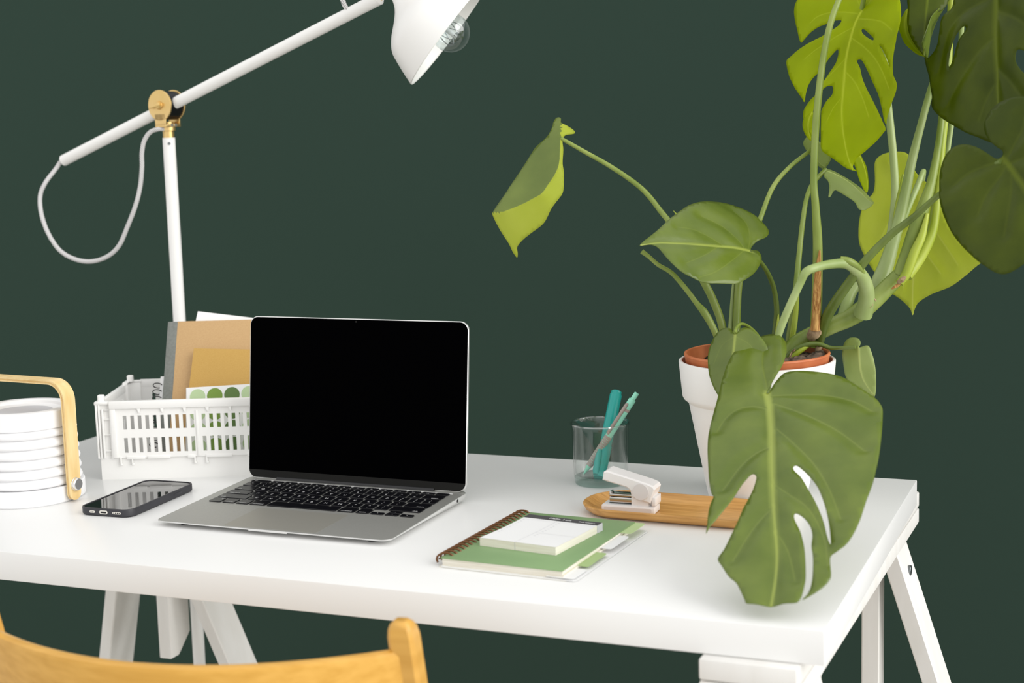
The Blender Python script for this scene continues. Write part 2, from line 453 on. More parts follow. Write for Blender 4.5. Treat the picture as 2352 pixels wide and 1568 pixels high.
# ================================================================== laptop
LW, LD = 0.3041, 0.2124
lap = thing('laptop', 'open silver laptop with black screen and black keyboard', 'laptop', (-0.80058, 0.13994, TZ), -0.0096)
ztop = lambda v: 0.0070 + 0.0050 * v / LD
zbot = lambda v: 0.0042 - 0.0030 * v / LD
bm = BM()
o1 = rrect(LW, LD, 0.0115, 8, LW / 2, LD / 2)
def insetr(d): return rrect(LW - 2 * d, LD - 2 * d, 0.0115 - d * 0.4, 8, LW / 2, LD / 2)
add_loops(bm, [[(x, y, zbot(y)) for x, y in insetr(0.012)], [(x, y, zbot(y) + 0.0006) for x, y in insetr(0.004)], [(x, y, (zbot(y) + ztop(y)) / 2) for x, y in insetr(0.0004)],
               [(x, y, ztop(y) - 0.0004) for x, y in o1], [(x, y, ztop(y) - 0.0001) for x, y in insetr(0.0004)]])
obj('base_shell', bm, M['aluedge'], lap)
bm = BM()
add_loops(bm, [[(x, y, ztop(y) - 0.0003) for x, y in insetr(0.0005)], [(x, y, ztop(y)) for x, y in insetr(0.0006)]])
obj('palm_rest', bm, M['alu'], lap)
for fx, fy in ((0.03, 0.02), (LW - 0.03, 0.02), (0.03, LD - 0.02), (LW - 0.03, LD - 0.02)):
    bm = BM(); add_cyl(bm, (fx, fy, 0.0), (fx, fy, zbot(fy) + 0.0008), 0.006, seg=16)
    obj('foot', bm, M['black'], lap)
tilt = math.atan(0.005 / LD)
def deck(u, v, dz=0.0): return (u, v, ztop(v) + dz)
bm = BM(); add_prism(bm, rrect(0.1205, 0.0755, 0.004, 5), -0.0002, 0.00012, 0.00005)
o = obj('trackpad', bm, M['trackpad'], lap); o.location = deck(0.1515, 0.0422); o.rotation_euler = (tilt, 0, 0)
bm = BM(); add_box(bm, (0.127, -0.0001, 0.0046), (0.177, 0.0012, 0.0068), 0.0003); obj('opening_notch', bm, M['aluedge'], lap)
bm = BM(); add_box(bm, (LW - 0.0005, LD - 0.034, 0.0062), (LW + 0.0002, LD - 0.0305, 0.0097), 0.0008); obj('audio_jack', bm, M['black'], lap)
# white strip painting in the light caught along the keyboard well's back wall
bm = BM(); add_box(bm, (0.0135, 0.1950 - 0.0002, ztop(0.1950) - 0.0001), (LW - 0.0135, 0.1950 + 0.0010, ztop(0.1950) + 0.00035), 0.0001); obj('keyboard_well_glint', bm, M['paper'], lap)
# keys
U = 0.0190; G = 0.0027; KX0 = 0.0145; KTOP = 0.1935
_km = {}
def key(u, v, w, h, leg, size=0.0052, off=(0, 0)):
    kk = (round(w, 5), round(h, 5))
    if kk not in _km:
        bm = BM(); add_prism(bm, rrect(w, h, 0.0016, 3), 0.0, 0.0011, 0.00025)
        bmesh.ops.recalc_face_normals(bm, faces=bm.faces[:])
        me = bpy.data.meshes.new('key'); bm.to_mesh(me); bm.free(); me.materials.append(M['key']); _km[kk] = me
    o = bpy.data.objects.new('key', _km[kk]); COL.objects.link(o); o.parent = lap
    o.location = deck(u, v, 0.0001); o.rotation_euler = (tilt, 0, 0)
    items = leg if isinstance(leg, list) else [(leg, size, off)]
    for s, sz, of in items:
        if not s: continue
        me = text_mesh(s, sz)
        if not me.materials: me.materials.append(M['legend'])
        l = bpy.data.objects.new('key_legend', me); COL.objects.link(l); l.parent = o
        l.location = (of[0], of[1], 0.00116)
def row(v, h, items, x0=KX0):
    x = x0
    for (wu, leg) in items:
        w_ = wu * U
        if leg is not None:
            key(x + w_ / 2 - G / 2 + 0.00135, v, w_ - G, h, leg)
        x += w_
HK = U - G
vf = KTOP - 0.0052
fk = ['F%d' % i for i in range(1, 13)]
row(vf, 0.0084, [(1.5, [('esc', 0.0032, (-0.007, 0))])] + [(1, [(s, 0.0026, (0, -0.0015))]) for s in fk] + [(1, '')])
v1 = KTOP - 0.0124 - HK / 2
num = [('`', '~'), ('1', '!'), ('2', '@'), ('3', '#'), ('4', '$'), ('5', '%'), ('6', '^'), ('7', '&'), ('8', '*'), ('9', '('), ('0', ')'), ('-', '_'), ('=', '+')]
row(v1, HK, [(1, [(a, 0.0048, (0, -0.0032)), (b, 0.0048, (0, 0.0034))]) for a, b in num] + [(1.5, [('delete', 0.0038, (0.004, -0.005))])])
row(v1 - U, HK, [(1.5, [('tab', 0.0038, (-0.006, -0.005))])] + [(1, [(c, 0.0062, (0, 0))]) for c in 'QWERTYUIOP'] + [(1, [('[', 0.0046, (0, -0.003)), ('{', 0.0046, (0, 0.0032))]), (1, [(']', 0.0046, (0, -0.003)), ('}', 0.0046, (0, 0.0032))]), (1, [('\\', 0.0046, (0, -0.003)), ('|', 0.0046, (0, 0.0032))])])
row(v1 - 2 * U, HK, [(1.75, [('caps lock', 0.0038, (-0.004, -0.005))])] + [(1, [(c, 0.0062, (0, 0))]) for c in 'ASDFGHJKL'] + [(1, [(';', 0.0046, (0, -0.003)), (':', 0.0046, (0, 0.0032))]), (1, [("'", 0.0046, (0, -0.003)), ('"', 0.0046, (0, 0.0032))]), (1.75, [('return', 0.0038, (0.006, -0.005))])])
row(v1 - 3 * U, HK, [(2.25, [('shift', 0.0038, (-0.013, -0.005))])] + [(1, [(c, 0.0062, (0, 0))]) for c in 'ZXCVBNM'] + [(1, [(',', 0.0046, (0, -0.003)), ('<', 0.0046, (0, 0.0032))]), (1, [('.', 0.0046, (0, -0.003)), ('>', 0.0046, (0, 0.0032))]), (1, [('/', 0.0046, (0, -0.003)), ('?', 0.0046, (0, 0.0032))]), (2.25, [('shift', 0.0038, (0.013, -0.005))])])
vb = v1 - 4 * U
row(vb, HK, [(1, [('fn', 0.0036, (0.004, 0.005))]), (1, [('control', 0.0034, (0, -0.005))]), (1, [('option', 0.0034, (0, -0.005))]), (1.25, [('command', 0.0036, (0, -0.005))]), (5, ''), (1.25, [('command', 0.0036, (0, -0.005))]), (1, [('option', 0.0034, (0, -0.005))])])
xa = KX0 + 11.5 * U
hh = HK / 2 - 0.0006
for i, s in enumerate(('<', '', '>')):
    if s: key(xa + (i + 0.5) * U, vb - HK / 4 - 0.0003, U - G, hh, [(s, 0.003, (0, 0))])
key(xa + 1.5 * U, vb - HK / 4 - 0.0003, U - G, hh, [('v', 0.003, (0, 0))])
key(xa + 1.5 * U, vb + HK / 4 + 0.0003, U - G, hh, [('^', 0.0036, (0, -0.0005))])
# lid
LT = 0.11508; LH = 0.2055
bm = BM(); add_prism(bm, rrect(LW, LH, 0.0115, 8, LW / 2, LH / 2), -0.0042, 0.0, 0.0006)
lid = obj('lid', bm, M['aluedge'], lap)
lid.location = (0, LD - 0.008, 0.0120); lid.rotation_euler = (math.pi / 2 - LT, 0, 0)
bm = BM(); add_prism(bm, rrect(LW - 0.0022, LH - 0.0022, 0.0105, 8, LW / 2, LH / 2), -0.0002, 0.0003)
obj('screen', bm, M['screen'], lid)
bm = BM()
cp = [q for q in rrect(LW - 0.0024, LH - 0.0024, 0.0105, 8, LW / 2, LH / 2)]
cp = [(x, min(y, 0.0108)) for x, y in cp]
low = [q for q in cp if q[1] < 0.01079]
add_prism(bm, [(0.0012, 0.0108)] + low + [(LW - 0.0012, 0.0108)], 0.0002, 0.00045)
obj('chin', bm, M['chin'], lid)
bm = BM(); add_cyl(bm, (LW / 2, LH - 0.0038, 0.0002), (LW / 2, LH - 0.0038, 0.0004), 0.0011, seg=12); obj('webcam', bm, M['chin'], lid)
bm = BM(); add_cyl(bm, (0.042, LD - 0.0065, 0.0112), (LW - 0.042, LD - 0.0065, 0.0112), 0.0042, seg=16); obj('hinge', bm, M['black'], lap)

# ================================================================== smartphone
ph = thing('smartphone', 'smartphone in a black case lying face up beside the laptop', 'smartphone', (-0.8885, 0.2345, TZ), R(2.2))
bm = BM(); PWd, PLn = 0.0725, 0.1475
outl = rrect(PWd, PLn, 0.0125, 8)
inl = rrect(PWd - 0.0042, PLn - 0.0042, 0.0108, 8)
add_loops(bm, [[(x * 0.96, y * 0.98, 0.0) for x, y in outl], [(x, y, 0.002) for x, y in outl], [(x, y, 0.0088) for x, y in outl], [(x * 0.992, y * 0.996, 0.0098) for x, y in outl], [(x, y, 0.0098) for x, y in inl], [(x, y, 0.0080) for x, y in inl]], cap1=True)
obj('phone_case', bm, M['phonecase'], ph)
bm = BM(); add_prism(bm, inl, 0.0082, 0.0091, 0.0002); obj('phone_screen', bm, M['phoneglass'], ph)
y0 = -PLn / 2
Mf = Matrix(((1, 0, 0, 0), (0, 0, -1, y0 + 0.0006), (0, 1, 0, 0.0052), (0, 0, 0, 1)))
bm = BM(); add_prism(bm, rrect(0.0115, 0.0046, 0.0022, 5, -0.0008, 0), 0.0, 0.0009, 0.0002, Mf); pt = obj('charging_port', bm, M['port'], ph)
bm = BM(); add_prism(bm, rrect(0.0078, 0.0019, 0.0009, 4, -0.0008, 0), 0.0008, 0.0011, 0, Mf); obj('port_opening', bm, M['black'], pt)
for nm, cx, nh, wd in (('speaker_slot', -0.0165, 2, 0.0075), ('speaker_slot', 0.0175, 4, 0.0115)):
    bm = BM(); add_prism(bm, rrect(wd, 0.0028, 0.0013, 4, cx, 0), 0.0, 0.0009, 0.0002, Mf); sp = obj(nm, bm, M['port'], ph)
    for k in range(nh):
        bm = BM(); add_prism(bm, rrect(0.0011, 0.0015, 0.0004, 3, cx + (k - (nh - 1) / 2) * 0.0024, 0), 0.0008, 0.0011, 0, Mf); obj('speaker_hole', bm, M['black'], sp)
bm = BM(); add_box(bm, (PWd / 2 - 0.0006, 0.022, 0.0042), (PWd / 2 + 0.0006, 0.040, 0.0070), 0.0005); obj('side_button', bm, M['phonecase'], ph)

# ================================================================== storage crate
CW, CD, CH = 0.267, 0.172, 0.105
CO = Vector((-1.0110, 0.3198, TZ)); CY = R(22)
cr = thing('storage_crate', 'white plastic storage crate with slotted sides behind the laptop', 'crate', CO, CY)
bm = BM()                                             # base tray: solid lower band and floor
for lo, hi in (((0.003, 0.003, 0), (CW - 0.003, 0.0055, 0.0315)), ((0.003, CD - 0.0055, 0), (CW - 0.003, CD - 0.003, 0.0315)), ((0.003, 0.0055, 0), (0.0055, CD - 0.0055, 0.0315)), ((CW - 0.0055, 0.0055, 0), (CW - 0.003, CD - 0.0055, 0.0315)), ((0.0055, 0.0055, 0.0), (CW - 0.0055, CD - 0.0055, 0.003))):
    add_box(bm, lo, hi)
obj('base_tray', bm, M['whiteplastic'], cr)
def slot_panel(name, length, starts, y0, y1, Mx):
    xs = [0.020]
    for s in starts: xs += [s, s + 0.0050]
    xs += [length - 0.020]
    zs = [0.0290, 0.0357, 0.0556, 0.0666, 0.0851, 0.0950]
    bm = BM()
    add_grid_panel(bm, xs, zs, lambda i, j: not (i % 2 == 1 and j in (1, 3)), y0, y1, Mx)
    return obj(name, bm, M['whiteplastic'], cr, ang=30)
pit = 0.00978
st = [0.0354 + k * pit for k in range(10)]
st2 = st + [CW - s - 0.005 for s in reversed(st)]
I4 = Matrix.Identity(4)
fp = slot_panel('front_panel', CW, st2, 0.0005, 0.0030, I4)
bp_ = slot_panel('back_panel', CW, st2, CD - 0.0030, CD - 0.0005, I4)
sst = [0.0354 + k * pit for k in range(4)]
sst = sst + [CD - s - 0.005 for s in reversed(sst)]
Ml = Matrix(((0, 1, 0, 0), (1, 0, 0, 0), (0, 0, 1, 0), (0, 0, 0, 1)))
Mr = Matrix(((0, -1, 0, CW), (1, 0, 0, 0), (0, 0, 1, 0), (0, 0, 0, 1)))
sl = slot_panel('side_panel', CD, sst, 0.0005, 0.0030, Ml)
sr = slot_panel('side_panel', CD, sst, 0.0005, 0.0030, Mr)
for nm, par, lo, hi in (('rim', fp, (0.019, -0.0030, 0.0945), (CW - 0.019, 0.0034, CH)), ('rim', bp_, (0.019, CD - 0.0034, 0.0945), (CW - 0.019, CD + 0.003, CH)),
                        ('rim', sl, (-0.0030, 0.019, 0.0905), (0.0034, CD - 0.019, 0.101)), ('rim', sr, (CW - 0.0034, 0.019, 0.0905), (CW + 0.003, CD - 0.019, 0.101))):
    bm = BM(); add_box(bm, lo, hi, 0.0008); obj(nm, bm, M['whiteplastic'], par)
for x in (0.058, 0.0884, 0.1178, 0.1475, 0.177, 0.2065):          # lugs under the front rim
    bm = BM(); add_prism(bm, [(x - 0.0028, 0.0946), (x + 0.0016, 0.0946), (x + 0.0012, 0.0890), (x - 0.0005, 0.0890)], 0.0, 0.0026, 0, Matrix(((1, 0, 0, 0), (0, 0, 1, -0.0024), (0, 1, 0, 0), (0, 0, 0, 1))))
    obj('lug', bm, M['whiteplastic'], fp, smooth=False)
bm = BM(); add_box(bm, (0.1312, -0.0012, 0.030), (0.1342, 0.0010, 0.0905), 0.0004); obj('divider', bm, M['whiteplastic'], fp)
bm = BM(); add_box(bm, (0.0200, -0.0022, 0.0300), (0.0265, 0.0008, 0.0948), 0.0006); obj('frame_strip', bm, M['whiteplastic'], fp)
for x0_, x1_ in ((0.038, 0.062), (0.066, 0.095), (0.118, 0.127), (0.142, 0.176), (0.196, 0.226)):
    bm = BM(); add_box(bm, (x0_, -0.0016, 0.0275), (x1_, 0.0016, 0.0312), 0.0005); obj('hinge_strip', bm, M['whiteplastic'], fp)
for x in (0.0300, 0.0450, 0.1270, 0.1425, 0.2240, 0.2390):
    bm = BM(); add_box(bm, (x - 0.0009, -0.0012, 0.0205), (x + 0.0009, 0.0026, 0.0305), 0.0004); add_box(bm, (x - 0.0009, -0.0012, 0.0195), (x + 0.0024, 0.0026, 0.0215), 0.0004)
    obj('clip', bm, M['whiteplastic'], fp)
for (cx, cy, sx, sy) in ((0, 0, 1, 1), (CW, 0, -1, 1), (0, CD, 1, -1), (CW, CD, -1, -1)):
    post = BM()
    def bxx(x0, x1, y0, y1, z0, z1, bev=0.0006):
        add_box(post, (cx + min(sx * x0, sx * x1), cy + min(sy * y0, sy * y1), z0), (cx + max(sx * x0, sx * x1), cy + max(sy * y0, sy * y1), z1), bev)
    bxx(0.0, 0.0205, 0.0035, 0.0060, 0.0290, 0.1035)          # recessed corner web
    bxx(0.0035, 0.0060, 0.0, 0.0205, 0.0290, 0.1035)
    bxx(0.0, 0.0026, 0.0, 0.0040, 0.0290, 0.1035)
    bxx(0.0080, 0.0105, -0.0005, 0.0040, 0.0290, 0.0945)
    bxx(0.0188, 0.0212, -0.0016, 0.0040, 0.0290, 0.1045)
    bxx(-0.0016, 0.0040, 0.0188, 0.0212, 0.0290, 0.1010)
    bxx(0.0, 0.0212, -0.0010, 0.0060, 0.1010, 0.1045)
    bxx(-0.0010, 0.0060, 0.0, 0.0212, 0.1000, 0.1040)
    for z in (0.0934, 0.0813, 0.0605, 0.0391): bxx(0.0085, 0.0205, 0.0, 0.0040, z - 0.0006, z + 0.0006, 0.0)
    for z in (0.0934, 0.0700, 0.0391): bxx(0.0, 0.0040, 0.0020, 0.0205, z - 0.0006, z + 0.0006, 0.0)
    po = obj('corner_post', post, M['whiteplastic'], cr)
    kn = BM(); add_prism(kn, rrect(0.0085, 0.0085, 0.0022, 4, cx + sx * 0.0072, cy + sy * 0.0072), 0.1030, 0.1125, 0.0010); obj('stacking_knob', kn, M['whiteplastic'], po)

# ---- papers standing in the crate (all lean back against its rear rim)
LEAN = R(32.5)
def leaning(name, label, cat, u, v, z, roll=0.0, lean=LEAN):
    """empty whose local x runs along the crate, y up the sheet, z towards the viewer"""
    t = bpy.data.objects.new(name, None); COL.objects.link(t); tag(t, label, cat)
    base = CO + Vector((math.cos(CY) * u - math.sin(CY) * v, math.sin(CY) * u + math.cos(CY) * v, z))
    m = Matrix.Rotation(CY, 4, 'Z') @ Matrix.Rotation(math.pi / 2 - lean, 4, 'X') @ Matrix.Rotation(roll, 4, 'Z')
    t.matrix_world = Matrix.Translation(base) @ m
    return t
tl = math.tan(LEAN)
nb = leaning('exercise_book', 'tall kraft-covered book with grey cloth spine standing in the crate', 'notebook', 0.0715, 0.018, 0.0050)
bm = BM(); add_box(bm, (0.0135, 0, -0.0002), (0.182, 0.2195, 0.0006), 0.0002); obj('cover', bm, M['kraft'], nb)
bm = BM(); add_box(bm, (0.0002, 0.0, -0.0062), (0.0140, 0.2195, 0.0010), 0.0010); obj('spine', bm, M['greycloth'], nb)
bm = BM(); add_box(bm, (0.002, 0.0015, -0.0056), (0.180, 0.2182, -0.0003)); obj('pages', bm, M['cream'], nb)
bm = BM(); add_box(bm, (0.0135, 0, -0.0064), (0.182, 0.2195, -0.0057), 0.0002); obj('back_cover', bm, M['kraft'], nb)
ms = leaning('mustard_notebook', 'smaller mustard card notebook leaning in front of the kraft book', 'notebook', 0.1035, 0.0055, 0.0075, R(-3.0))
bm = BM(); add_box(bm, (0, 0.014, 0.0003), (0.140, 0.1775, 0.0010), 0.0002); obj('cover', bm, M['mustard'], ms)
bm = BM(); add_box(bm, (0.001, 0.015, -0.0027), (0.139, 0.1765, 0.0003)); obj('pages', bm, M['cream'], ms)
bm = BM(); add_box(bm, (0, 0.014, -0.0034), (0.140, 0.1775, -0.0027), 0.0002); obj('back_cover', bm, M['mustard'], ms)
stk = leaning('sticker_sheet', 'white sheet printed with rows of green dots at the crate front', 'sticker sheet', 0.1150, -0.0015 + 0.009, 0.0075, R(2.0), R(20))
bm = BM(); add_box(bm, (0, 0, 0), (0.120, 0.1115, 0.0004)); obj('sheet', bm, M['paper'], stk)
for i in range(5):
    for j in range(5):
        bm = BM(); add_cyl(bm, (0.0150 + i * 0.0228, 0.0985 - j * 0.0222, 0.0004), (0.0150 + i * 0.0228, 0.0985 - j * 0.0222, 0.00055), 0.0104, seg=28)
        obj('dot', bm, (M['dot1'], M['dot2'], M['dot3'])[(i + 3 * 0) % 3 if j % 2 == 0 else (i + 0) % 3], stk)
st3 = leaning('white_card', 'plain white card just behind the dotted sticker sheet', 'card', 0.1115, 0.0102, 0.0078, R(0.5), R(20))
bm = BM(); add_box(bm, (0, 0, 0), (0.118, 0.1095, 0.0005)); obj('sheet', bm, M['paper'], st3)
ps = leaning('paper_sheet', 'white paper sheet peeking above the kraft book in the crate', 'paper', 0.0745, 0.046, 0.0095, R(-9), R(30))
bm = BM(); add_box(bm, (0.0, 0.02, 0), (0.115, 0.224, 0.0004)); obj('sheet', bm, M['paper'], ps)
wn = leaning('wire_notebook', 'wire-bound notebook whose dark rings show left of the grey spine', 'notebook', 0.0660, 0.0385, 0.0080, R(0.5), R(31))
bm = BM(); add_box(bm, (0.0, 0, -0.0002), (0.110, 0.128, 0.004), 0.0004); obj('pages', bm, M['paper'], wn)
for k in range(10):
    bm = BM(); yy = 0.030 + k * 0.0095
    ring = [Vector((-0.0035 + 0.0062 * math.cos(a), yy + 0.0012 * math.sin(a), 0.002 + 0.0062 * math.sin(a))) for a in [2 * math.pi * q / 18 for q in range(19)]]
    add_tube(bm, ring, 0.0007, 6, False); obj('wire_ring', bm, M['darkwire'], wn)

# ================================================================== lantern
LNC = (-1.0446, 0.2216, TZ)
ln = thing('lantern', 'white pleated lantern with bent plywood handle at the left edge', 'lantern', LNC, R(-5))
bm = BM(); add_lathe(bm, [(0, 0), (0.0675, 0), (0.0690, 0.0015), (0.0690, 0.0195), (0.0680, 0.0205), (0.055, 0.0205), (0, 0.0205)], 72); obj('base', bm, M['lantern'], ln)
npl = 6; z0, z1 = 0.0205, 0.0945
for k in range(npl):
    bm = BM(); za = z0 + (z1 - z0) * k / npl; zb = z0 + (z1 - z0) * (k + 1) / npl
    ro = 0.0668 - 0.0038 * k / npl; ri = ro - 0.0062; h = zb - za
    add_lathe(bm, [(ri, za), (ro - 0.0022, za + h * 0.10), (ro - 0.0004, za + h * 0.26), (ro, za + h * 0.40), (ro - 0.0006, za + h * 0.56), (ro - 0.0026, za + h * 0.78), (ri - 0.0006, zb)], 72); obj('pleat', bm, M['lantern'], ln)
bm = BM(); add_lathe(bm, [(0.055, 0.0935), (0.0612, 0.0935), (0.0622, 0.0945), (0.0622, 0.1140), (0.0610, 0.1152), (0.0595, 0.1155), (0.0500, 0.1155), (0.0485, 0.1142), (0.0478, 0.1110), (0.030, 0.1090), (0, 0.1088)], 72); obj('top_cap', bm, M['lantern'], ln)
bm = BM(); add_lathe(bm, [(0, 0.1089), (0.030, 0.1091), (0.036, 0.1097), (0.036, 0.1092)], 48); obj('top_disc', bm, M['greyprint'], ln)
HR, HT, HW, HZ, HC = 0.0750, 0.0050, 0.0195, 0.1500, 0.0230
path = [(HR, 0.012)]
for k in range(11):
    a = R(9 * k); path.append((HR - HC + HC * math.cos(a), HZ - HC + HC * math.sin(a)))
path += [(-x, z) for x, z in reversed(path)]
def strip(name, off0, off1, hw, mt, par, endr=True):
    """bent ply band: offsets measured along its own thickness"""
    bm = BM(); loops = []
    n = len(path)
    for i, (x, z) in enumerate(path):
        a = Vector(path[max(0, i - 1)]); b = Vector(path[min(n - 1, i + 1)])
        t = (b - a).normalized(); nn = Vector((t.y, -t.x))
        p0 = Vector((x, z)) + nn * off0; p1 = Vector((x, z)) + nn * off1
        loops.append([(p0.x, -hw, p0.y), (p0.x, hw, p0.y), (p1.x, hw, p1.y), (p1.x, -hw, p1.y)])
    add_loops(bm, loops)
    for s in (1, -1):                                  # rounded ends of the two arms
        ang = [math.pi + math.pi * q / 12 for q in range(13)]
        pts = [(hw * math.cos(a), 0.012 + hw * math.sin(a)) for a in ang]
        x_lo, x_hi = sorted((s * (HR + off0), s * (HR + off1)))
        add_prism(bm, pts, x_lo, x_hi, 0, Matrix(((0, 0, 1, 0), (1, 0, 0, 0), (0, 1, 0, 0), (0, 0, 0, 1))))
    return obj(name, bm, mt, par)
hd = strip('handle', -0.0008, 0.0008, HW / 2 - 0.0002, M['plyedge'], ln)
for o0, o1 in ((-0.0026, -0.0009), (0.0009, 0.0026)):
    strip('ply_layer', o0, o1, HW / 2, M['birch'], hd)
for s in (1, -1):
    bm = BM(); add_cyl(bm, (s * (HR + 0.0026), 0, 0.0225), (s * (HR + 0.0042), 0, 0.0225), 0.0082, seg=28, bev=0.0004); add_cyl(bm, (s * (HR + 0.004), 0, 0.0225), (s * (HR + 0.0085), 0, 0.0225), 0.0078, seg=28, bev=0.0012); obj('pivot_bolt', bm, M['chrome'], ln)
    bm = BM(); add_cyl(bm, (s * 0.0665, 0, 0.0125), (s * (HR - 0.0026), 0, 0.0125), 0.0050, seg=20); obj('spacer', bm, M['lantern'], ln)
def HZp(x, y, z):
    """the point seen at pixel (x, y) at height z above the desk top"""
    d = F_ + R_ * ((x - IW / 2) / FPX) - U_ * ((y - IH / 2) / FPX)
    return CAM + d * ((z + TZ - CAM.z) / d.z)
def depth_of(q): return (Vector(q) - CAM).dot(F_)

# ================================================================== floor lamp
LX, LY = -1.1045, 0.660
lamp = thing('floor_lamp', 'white floor lamp with brass joint and bell shade behind the desk', 'floor lamp', (LX, LY, 0))
LO = Vector((LX, LY, 0))
bm = BM(); add_lathe(bm, [(0, 0), (0.135, 0), (0.138, 0.004), (0.136, 0.016), (0.128, 0.021), (0.02, 0.024), (0, 0.024)], 64); obj('base', bm, M['lampwhite'], lamp)
bm = BM(); add_cyl(bm, (0, 0, 0.022), (0, 0, TZ + 0.4405), 0.0093, seg=28); pole = obj('pole', bm, M['lampwhite'], lamp)
tc_ = (CAM - Vector((LX, LY, TZ + 0.43))); tc_.z = 0; tc_.normalize()
bm = BM(); add_cyl(bm, tc_ * 0.0090 + Vector((0, 0, TZ + 0.432)), tc_ * 0.0100 + Vector((0, 0, TZ + 0.432)), 0.0022, seg=12); obj('set_screw', bm, M['bolt'], pole)
bm = BM(); add_cyl(bm, (0, 0, TZ + 0.438), (0, 0, TZ + 0.464), 0.0084, seg=28); obj('brass_sleeve', bm, M['brass'], lamp)
A_ = P(140, 370, 2.45) - LO; B_ = P(872, -6, 2.10) - LO
ad = (B_ - A_).normalized()
J = A_ + (B_ - A_) * ((Vector((0, 0, 0)) - A_).dot(Vector((ad.x, ad.y, 0)).normalized()) / (B_ - A_).dot(Vector((ad.x, ad.y, 0)).normalized()))
n_ = ad.cross(Vector((0, 0, 1))).normalized()
if n_.dot(R_) > 0: n_ = -n_
J = Vector((0, 0, J.z))
off = J - (A_ + ad * (J - A_).dot(ad))                      # bring the arm exactly onto the joint axis
A_ += off; B_ += off
bm = BM(); add_cyl(bm, A_, B_, 0.0087, seg=28, bev=0.003); arm = obj('arm', bm, M['lampwhite'], lamp)
J = J + Vector((0, 0, 0.003))
bm = BM(); add_cyl(bm, J - n_ * 0.0130, J + n_ * 0.0130, 0.0210, seg=36, bev=0.001); obj('joint_block', bm, M['black'], lamp)
for s in (1, -1):
    bm = BM()
    add_cyl(bm, J + n_ * (s * 0.0132), J + n_ * (s * 0.0162), 0.0228, seg=44, bev=0.0006)
    ht = Vector((0, 0, 1)).cross(n_).normalized()
    Mb = Matrix((( ht.x, n_.x, 0, J.x), (ht.y, n_.y, 0, J.y), (ht.z, n_.z, 1, J.z), (0, 0, 0, 1)))
    add_box(bm, (-0.0105, min(s * 0.0132, s * 0.0162), -0.0300), (0.0105, max(s * 0.0132, s * 0.0162), -0.012), 0.0008, Mb)
    obj('joint_plate', bm, M['brass'], lamp)
bm = BM(); add_box(bm, (-0.0105, -0.0162, -0.0320), (0.0105, 0.0162, -0.0275), 0.0008, Mb); add_cyl(bm, (J.x, J.y, J.z - 0.038), (J.x, J.y, J.z - 0.031), 0.0108, seg=28, bev=0.0008); br = obj('joint_bracket', bm, M['brass'], lamp)
for s in (-0.004, 0.004):
    bm = BM(); add_cyl(bm, J + ht * (0.0098 * (1 if ht.dot(F_) < 0 else -1)) + n_ * s + Vector((0, 0, -0.0293)), J + ht * (0.0120 * (1 if ht.dot(F_) < 0 else -1)) + n_ * s + Vector((0, 0, -0.0293)), 0.0023, seg=14); obj('bracket_screw', bm, M['chrome'], br)
wd_ = (ad * 0.9 + Vector((0, 0, -0.12))).normalized()
bm = BM(); c_ = J + n_ * 0.0195
add_cyl(bm, J + n_ * 0.016, J + n_ * 0.0215, 0.0062, 0.0048, seg=20, bev=0.0006)
add_tube(bm, [c_ - wd_ * 0.0165 + n_ * 0.001, c_ - wd_ * 0.009, c_, c_ + wd_ * 0.006], [0.0012, 0.0024, 0.0036, 0.0022], 10); obj('wing_nut', bm, M['brass'], lamp)
# braided cord, looping from the arm's end back to the pole
cpx = [(139, 371, 2.45), (128, 388, 2.45), (104, 420, 2.44), (92, 452, 2.44), (96, 495, 2.43), (113, 540, 2.42), (140, 577, 2.41), (175, 596, 2.40), (212, 600, 2.39), (248, 588, 2.38), (274, 563, 2.37), (293, 520, 2.36), (311, 473, 2.35), (322, 428, 2.345), (326, 385, 2.34), (326, 350, 2.335), (332, 322, 2.33), (346, 303, 2.325), (366, 296, 2.32), (380, 297, 2.325)]
bm = BM(); add_tube(bm, [P(*q) - LO for q in crom(cpx, 8)], 0.0033, 10); obj('cord', bm, M['cord'], lamp)
bm = BM(); add_tube(bm, [P(*q) - LO for q in crom([(800, 26, 2.13), (789, 6, 2.125), (784, -20, 2.12), (800, -55, 2.11), (850, -75, 2.10), (898, -40, 2.09)], 8)], 0.0033, 10); obj('cord', bm, M['cord'], lamp)
# shade
SD = 2.075; sc = SD / FPX
SC = P(1035, 75, SD) - LO
upx = (-R_ * 0.795 + U_ * 0.607 - F_ * 0.072).normalized()
rt = upx.orthogonal().normalized()
Ms = Matrix.Translation(SC) @ upx.to_track_quat('Z', 'Y').to_matrix().to_4x4()
pr = [(148, 0), (149, 2), (148, 5), (137, 36), (124, 68), (117, 80), (106, 91), (88, 103), (66, 114), (44, 127), (30, 140), (22, 154), (19, 168), (19, 182)]
pf = crom(pr, 3)
bm = BM(); add_lathe(bm, [(145 * sc, 2 * sc)] + [(r * sc, z * sc) for r, z in pf] + [(0, 182 * sc)], 72, Ms)
sh = obj('shade', bm, M['lampwhite'], lamp)
bm = BM(); add_lathe(bm, [(145 * sc, 2 * sc)] + [(max(2.0, r - 4.0) * sc, max(3.0, z - 4.0) * sc) for r, z in pf[4:-4]] + [(0, 150 * sc)], 72, Ms); obj('shade_lining', bm, M['lampwhite'], sh)
bm = BM(); add_cyl(bm, SC + upx * (178 * sc), SC + upx * (205 * sc), 0.0125, seg=28, bev=0.001); obj('shade_neck', bm, M['brass'], lamp)
bm = BM(); add_tube(bm, crom([SC + upx * (200 * sc), (SC + upx * (205 * sc) + B_) / 2 + Vector((0, 0, 0.008)), B_ - ad * 0.004], 6), 0.006, 12); obj('shade_bracket', bm, M['brass'], lamp)
br_ = 45 * sc
